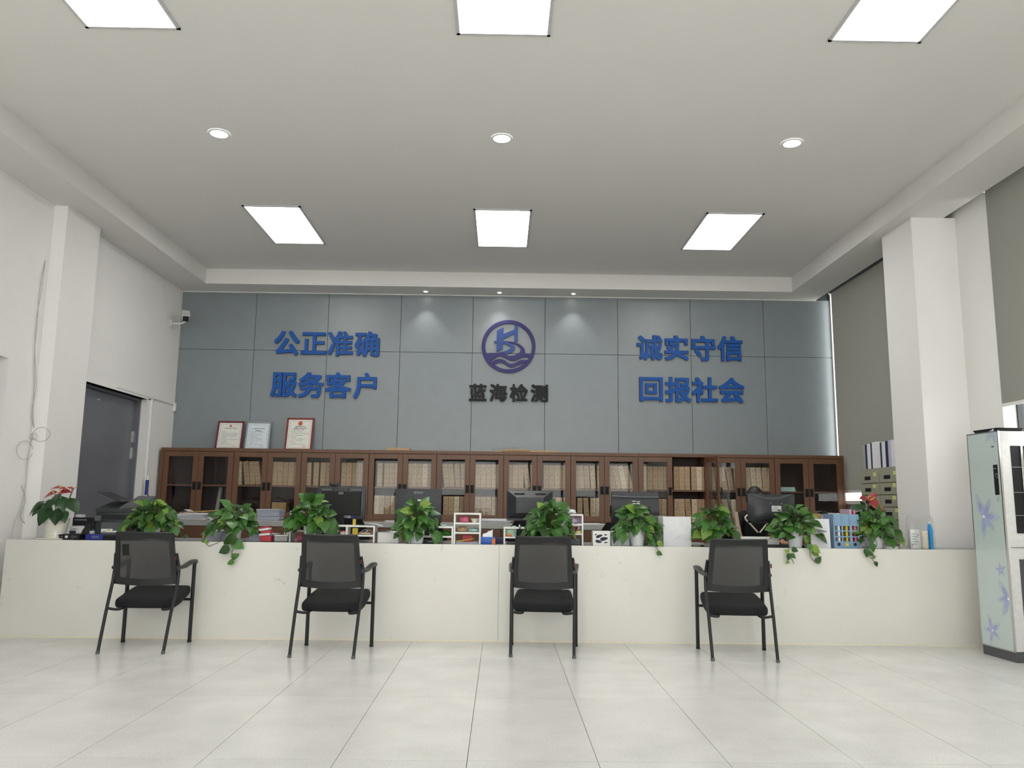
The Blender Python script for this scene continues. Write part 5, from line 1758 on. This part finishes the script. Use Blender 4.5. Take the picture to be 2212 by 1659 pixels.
for v in q['verts']:
    c = v.co.copy()
    part = 1 - .10 * math.exp(-((c.x - .25) / .10) ** 2) * (1 if c.z > 0 else 0)
    v.co = HC + Vector((c.x * .094, c.y * .104 + .012, c.z * .128 + .006)) * 1.0 + Vector((0, 0, -.0)) + Vector((0, 0, 0)) * part
def face_open(f):
    c = f.calc_center_median() - HC
    return c.y < -.03 and ((c.z < .075 - 1.5 * abs(c.x - .035)) or (c.z < .0 and abs(c.x) < .062))


dele = [f for f in hb.bm.faces if face_open(f)]
bmesh.ops.delete(hb.bm, geom=dele, context='FACES')
dele = [f for f in hb.bm.faces if (f.calc_center_median() - HC).z < -.085]
bmesh.ops.delete(hb.bm, geom=dele, context='FACES')
ho = hb.build('hair', M['hair'], ps, True)
sd = ho.modifiers.new('thick', 'SOLIDIFY'); sd.thickness = .006; sd.offset = -1
# jacket and trousers follow the body
jv = V[:16]; je = [e for e in Ed if max(e) < 16]; 
jr = [(.168, .128), (.152, .118), (.165, .125), (.145, .11), (.062, .062), (.05, .05), .082, .076, .060, .050, .040, .082, .076, .060, .050, .040]
jv = [v for i, v in enumerate(jv)]
jv[5] = (0, -.085, 1.09); jv[10] = (-.145, -.49, .82); jv[15] = (.145, -.49, .82)
link('jacket', skin_mesh(jv, je, jr, 0, M['cloth'], 'jacket'), ps)
tv = [V[0]] + V[16:24]
tv[4] = (-.11, -.42, .10); tv[8] = (.11, -.42, .10)
tv = [V[0], V[16], V[17], (-.11, -.42, .12), V[20], V[21], (.11, -.42, .12)]
link('trousers', skin_mesh(tv, [(0, 1), (1, 2), (2, 3), (0, 4), (4, 5), (5, 6)], [(.17, .13), .10, .078, .06, .10, .078, .06], 0, M['navy'], 'trousers'), ps)
for s in (-1, 1):
    sh = B().box(s * .11 - .045, s * .11 + .045, -.62, -.38, 0, .075, bev=.025, seg=2).build('shoe', M['black'], ps, True)
pb = B()
for s in (-1, 1):
    pb.tube([(s * .06, -.165, 1.10), (s * .135, -.19, 1.05), (s * .085, -.20, .985), (s * .01, -.205, .90)], .0085, 6, smoothing=3)
pb.build('piping', M['cream'], ps, True)
# beige cloth over a pole of the person's left
t = thing('beige_scarf', 'beige cloth hanging beside the person behind the seventh pothos', 'cloth', (2.405, 8.12, 0))
b = B()
b.grid(lambda u, v: Vector((-.05 + u * .10 * (.35 + .65 * v) + .012 * math.sin(u * 12), .02 * math.sin(u * 9), 1.11 - v * .30)), 16, 8)
b.grid(lambda u, v: Vector((-.05 + u * .10 * (.35 + .65 * v) + .012 * math.sin(u * 12), .03 + .02 * math.sin(u * 9), 1.11 - v * .30)), 16, 8)
b.build('cloth', M['beige'], t, True)
b = B(); b.tube([(-.02, .015, 0), (-.02, .015, 1.10)], .009, 8); b.lathe([(.12, 0), (.12, .015), (.02, .02)], 20, (-.02, .015, 0))
b.build('stand', M['steel'], t, True)

# ------------------------------------------------------------------ left wall fittings
t = thing('security_camera', 'white bullet security camera on a bracket near the ceiling corner', 'camera', (XL, 10.36, 3.47))
B().box(0, .012, -.04, .04, -.045, .05, bev=.003).build('wall_plate', M['white'], t)
B().tube([(.01, 0, .0), (.13, -.03, -.005), (.20, -.05, .02)], .013, 10, smoothing=3).build('arm', M['white'], t, True)
cm = Matrix.Translation((.215, -.09, .085)) @ Matrix.Rotation(math.radians(25), 4, 'Z') @ Matrix.Rotation(math.radians(28), 4, 'X')
b = B(); b.box(-.045, .045, -.13, .11, -.04, .045, bev=.018, seg=3, M=cm); b.build('housing', M['white'], t, True)
b = B(); b.box(-.038, .038, -.137, -.128, -.034, .036, bev=.008, M=cm); b.build('lens_face', M['black'], t, True)
b = B(); b.box(-.05, .05, -.155, .10, .045, .052, bev=.002, M=cm); b.build('sun_shield', M['white'], t, True)
t = thing('cable_duct', 'white cable duct running above the grey door to the corner', 'cable duct', (XL, 9.84, 2.425))
B().box(0, .018, -.86, .80, -.010, .012, bev=.002).build('duct', M['white'], t)
B().box(0, .03, .77, .81, -.09, .02, bev=.003).build('corner_drop', M['white'], t)
tag(B().box(XL + .012, XL + .03, 9.905, 9.93, .9, 2.40, bev=.002).build('cable_duct', M['white']), 'upright white cable duct right of the grey door', 'cable duct')
tag(B().tube([(XL + .012, 10.05, 3.93), (XL + .012, 10.12, 3.80), (XL + .012, 10.22, 3.66), (XL + .03, 10.30, 3.60), (XL + .012, 10.36, 3.52)], .004, 6, smoothing=4).build('cable', M['white'], None, True), 'white cable running up from the security camera', 'cable')
wy = [(7.40, 3.415), (7.36, 3.10), (7.375, 2.80), (7.38, 2.52), (7.43, 2.2), (7.45, 1.95), (7.50, 1.80)]
b = B()
b.tube([(XL + .012, a, c) for a, c in wy], .0035, 5, smoothing=4)
b.tube([(XL + .014, a + .03 * math.sin(i * 2.1), c) for i, (a, c) in enumerate(wy)], .0028, 5, smoothing=4)
b.tube([(-4.305 + .082 * math.cos(2 * PI * k / 24), 7.478 - .003 * (k % 3), 1.755 + .066 * math.sin(2 * PI * k / 24)) for k in range(25)], .0026, 5)
b.tube([(XL + .02, 7.37 + .125 * math.cos(2 * PI * k / 24), 1.60 + .085 * math.sin(2 * PI * k / 24)) for k in range(25)], .0026, 5)
b.tube([(-4.37 + .03 * math.cos(2 * PI * k / 16), 7.47, 1.735 + .03 * math.sin(2 * PI * k / 16)) for k in range(17)], .0026, 5)
b.tube([(XL + .012, 7.48, 1.74), (XL + .012, 7.44, 1.5), (XL + .012, 7.45, 1.3), (XL + .012, 7.43, 1.15), (XL + .012, 7.40, 1.05), (XL + .02, 7.33, .95), (XL + .02, 7.31, .81)], .0032, 5, smoothing=4)
b.tube([(XL + .012, 7.39, 1.28), (XL + .012, 7.47, 1.15), (XL + .012, 7.42, 1.0), (XL + .02, 7.50, .93), (XL + .03, 7.60, .89)], .0032, 5, smoothing=4)
tag(b.build('coiled_cable', mat('grey_cable', 'a8a8a4', .5), None, True), 'loose grey cables hanging in loops on the left white wall', 'cable')
t = thing('mop', 'mop handle with a blue grip leaning at the left end of the bookcases', 'mop', (-4.30, 9.80, 0))
B().tube([(.02, -.05, .07), (-.03, .05, 1.22)], .011, 10).build('pole', M['white'], t, True)
B().tube([(-.03, .05, 1.22), (-.036, .065, 1.40)], .019, 10).build('grip', M['dblue'], t, True)
B().tube([(-.036, .065, 1.40), (-.038, .07, 1.46)], [.014, .008], 10).build('end_cap', M['white'], t, True)
b = B()
for k in range(14):
    q = 2 * PI * k / 14
    b.tube([(.02, -.05, .10), (.02 + .07 * math.cos(q), -.05 + .07 * math.sin(q), .012)], .012, 5)
b.build('mop_head', M['paper'], t, True)
t = thing('wall_socket', 'white socket plate beside the left bookcase end', 'socket', (XL, 10.02, 1.33))
B().box(0, .012, -.045, .045, -.06, .06, bev=.003).build('plate', M['white'], t)
B().box(.012, .03, -.03, .0, -.15, -.11, bev=.003).build('key_hook', M['dgrey'], t)

# ------------------------------------------------------------------ air conditioner
ac = thing('air_conditioner', 'tall white floor air conditioner with violet flowers on its glass side', 'air conditioner', (3.975, 6.31, 0), math.radians(3.5))
# local: +y away, glass side faces -x, vent side faces -y
B().box(.006, .34, .004, .385, .075, 1.79, bev=.012, seg=2).build('body', M['acwhite'], ac, True)
B().box(.0, .34, -.002, .39, 0, .075, bev=.004).build('plinth', M['dgrey'], ac)
gp = B().box(-.006, .006, .012, .382, .082, 1.782, bev=.002).build('glass_panel', M['acglass'], ac)
b = B(); b.box(-.008, .006, .0, .012, .078, 1.788); b.box(-.008, .006, .382, .390, .078, 1.788); b.box(-.008, .006, 0, .39, .075, .082); b.box(-.008, .006, 0, .39, 1.782, 1.79)
b.build('panel_edge', M['chrome'], ac)
B().box(-.0085, -.006, .035, .085, 1.28, 1.52).build('display', M['black'], ac)
b = B(); b.box(-.009, -.0085, .055, .075, 1.485, 1.492); b.tube([(-.0088, .05 + .012 * math.cos(q), 1.43 + .014 * math.sin(q)) for q in [k * 2 * PI / 12 for k in range(13)]], .0014, 4); b.tube([(-.0088, .05 + .012 * math.cos(q), 1.455 + .012 * math.sin(q)) for q in [PI + k * PI / 8 for k in range(9)]], .0014, 4)
b.build('display_digits', M['inklight'], ac)
B().box(-.0072, -.006, .06, .09, 1.66, 1.672).build('badge', M['ink'], ac)
b = B()
for q in range(3): b.box(-.0068, -.006, .035 + q * .016, .04 + q * .016, 1.225, 1.268)
b.build('button_print', M['inklight'], ac)


def flower(cy, cz, r, rot, m1, m2, five=True, angs=None):
    f = B(); g = B()
    angs = angs or [rot + k * 2 * PI / 5 for k in range(5)]
    for k, a in enumerate(angs):
        L = r * (1, .85, .95, .8, .9)[k % 5]
        for lay, (kk, tgt) in enumerate(((1.0, g), (.68, f))):
            pts = []
            for q in range(9):
                u = q / 8
                pts.append((u, .20 * math.sin(PI * u ** .8) ** .85))
            pts += [(u, -v) for u, v in pts[-2:0:-1]]
            out = []
            for u, v in pts:
                u, v = u * L * kk, v * L * kk
                out.append((min(max(cy - (u * math.cos(a) - v * math.sin(a)), .014), .380), cz + u * math.sin(a) + v * math.cos(a)))
            tgt.prism(out, -.0066 - .0003 * lay - .00005 * k, -.006, axis='x')
    f.build('flower_print', M[m1], ac); g.build('flower_print', M[m2], ac)
    B().lathe([(r * .06, 0), (r * .06, .0008)], 10).build('flower_eye', M['paper'], ac).matrix_local = Matrix.Translation((-.0075, cy, cz)) @ Matrix.Rotation(PI / 2, 4, 'Y')


flower(.245, 1.105, .21, 0, 'petal', 'petal2', angs=[2.0, 1.0, .0, -.75, -1.7])
flower(.095, .69, .075, .5, 'petal', 'petal2')
flower(.03, .475, .17, .5, 'petal', 'petal2', angs=[2.2, 3.3, 4.2])
flower(.245, .205, .135, 1.9, 'petal', 'petal2')
flower(.055, 1.80, .14, 0, 'petal2', 'petal2', angs=[3.9, 4.8])
vb = B(); vb.box(.09, .25, -.002, .02, .98, 1.67); vb.build('air_outlet', M['blackm'], ac)
b = B(); b.box(.165, .185, -.014, -.004, .98, 1.67, bev=.003); b.build('louver', M['chrome'], ac)
b = B()
for z in (1.12, 1.30, 1.50): b.box(.09, .25, -.004, -.001, z - .002, z + .002)
b.build('louver_ribs', M['chrome'], ac)
B().box(.09, .25, -.002, .02, .30, .78).build('air_intake', M['dgrey'], ac)
B().box(.03, .32, -.004, 0, .868, .872).build('seam', M['dgrey'], ac)
t = thing('black_tray', 'flat black tray lying on top of the air conditioner', 'tray', (4.10, 6.50, 1.7905), math.radians(3.5))
b = B(); b.loft([[Vector(p) for p in ((-.10, -.13, 0), (.09, -.13, 0), (.09, .15, 0), (-.10, .15, 0))], [Vector(p) for p in ((-.115, -.145, .028), (.105, -.145, .028), (.105, .165, .028), (-.115, .165, .028))]])
b.build('tray', M['blackm'], t)
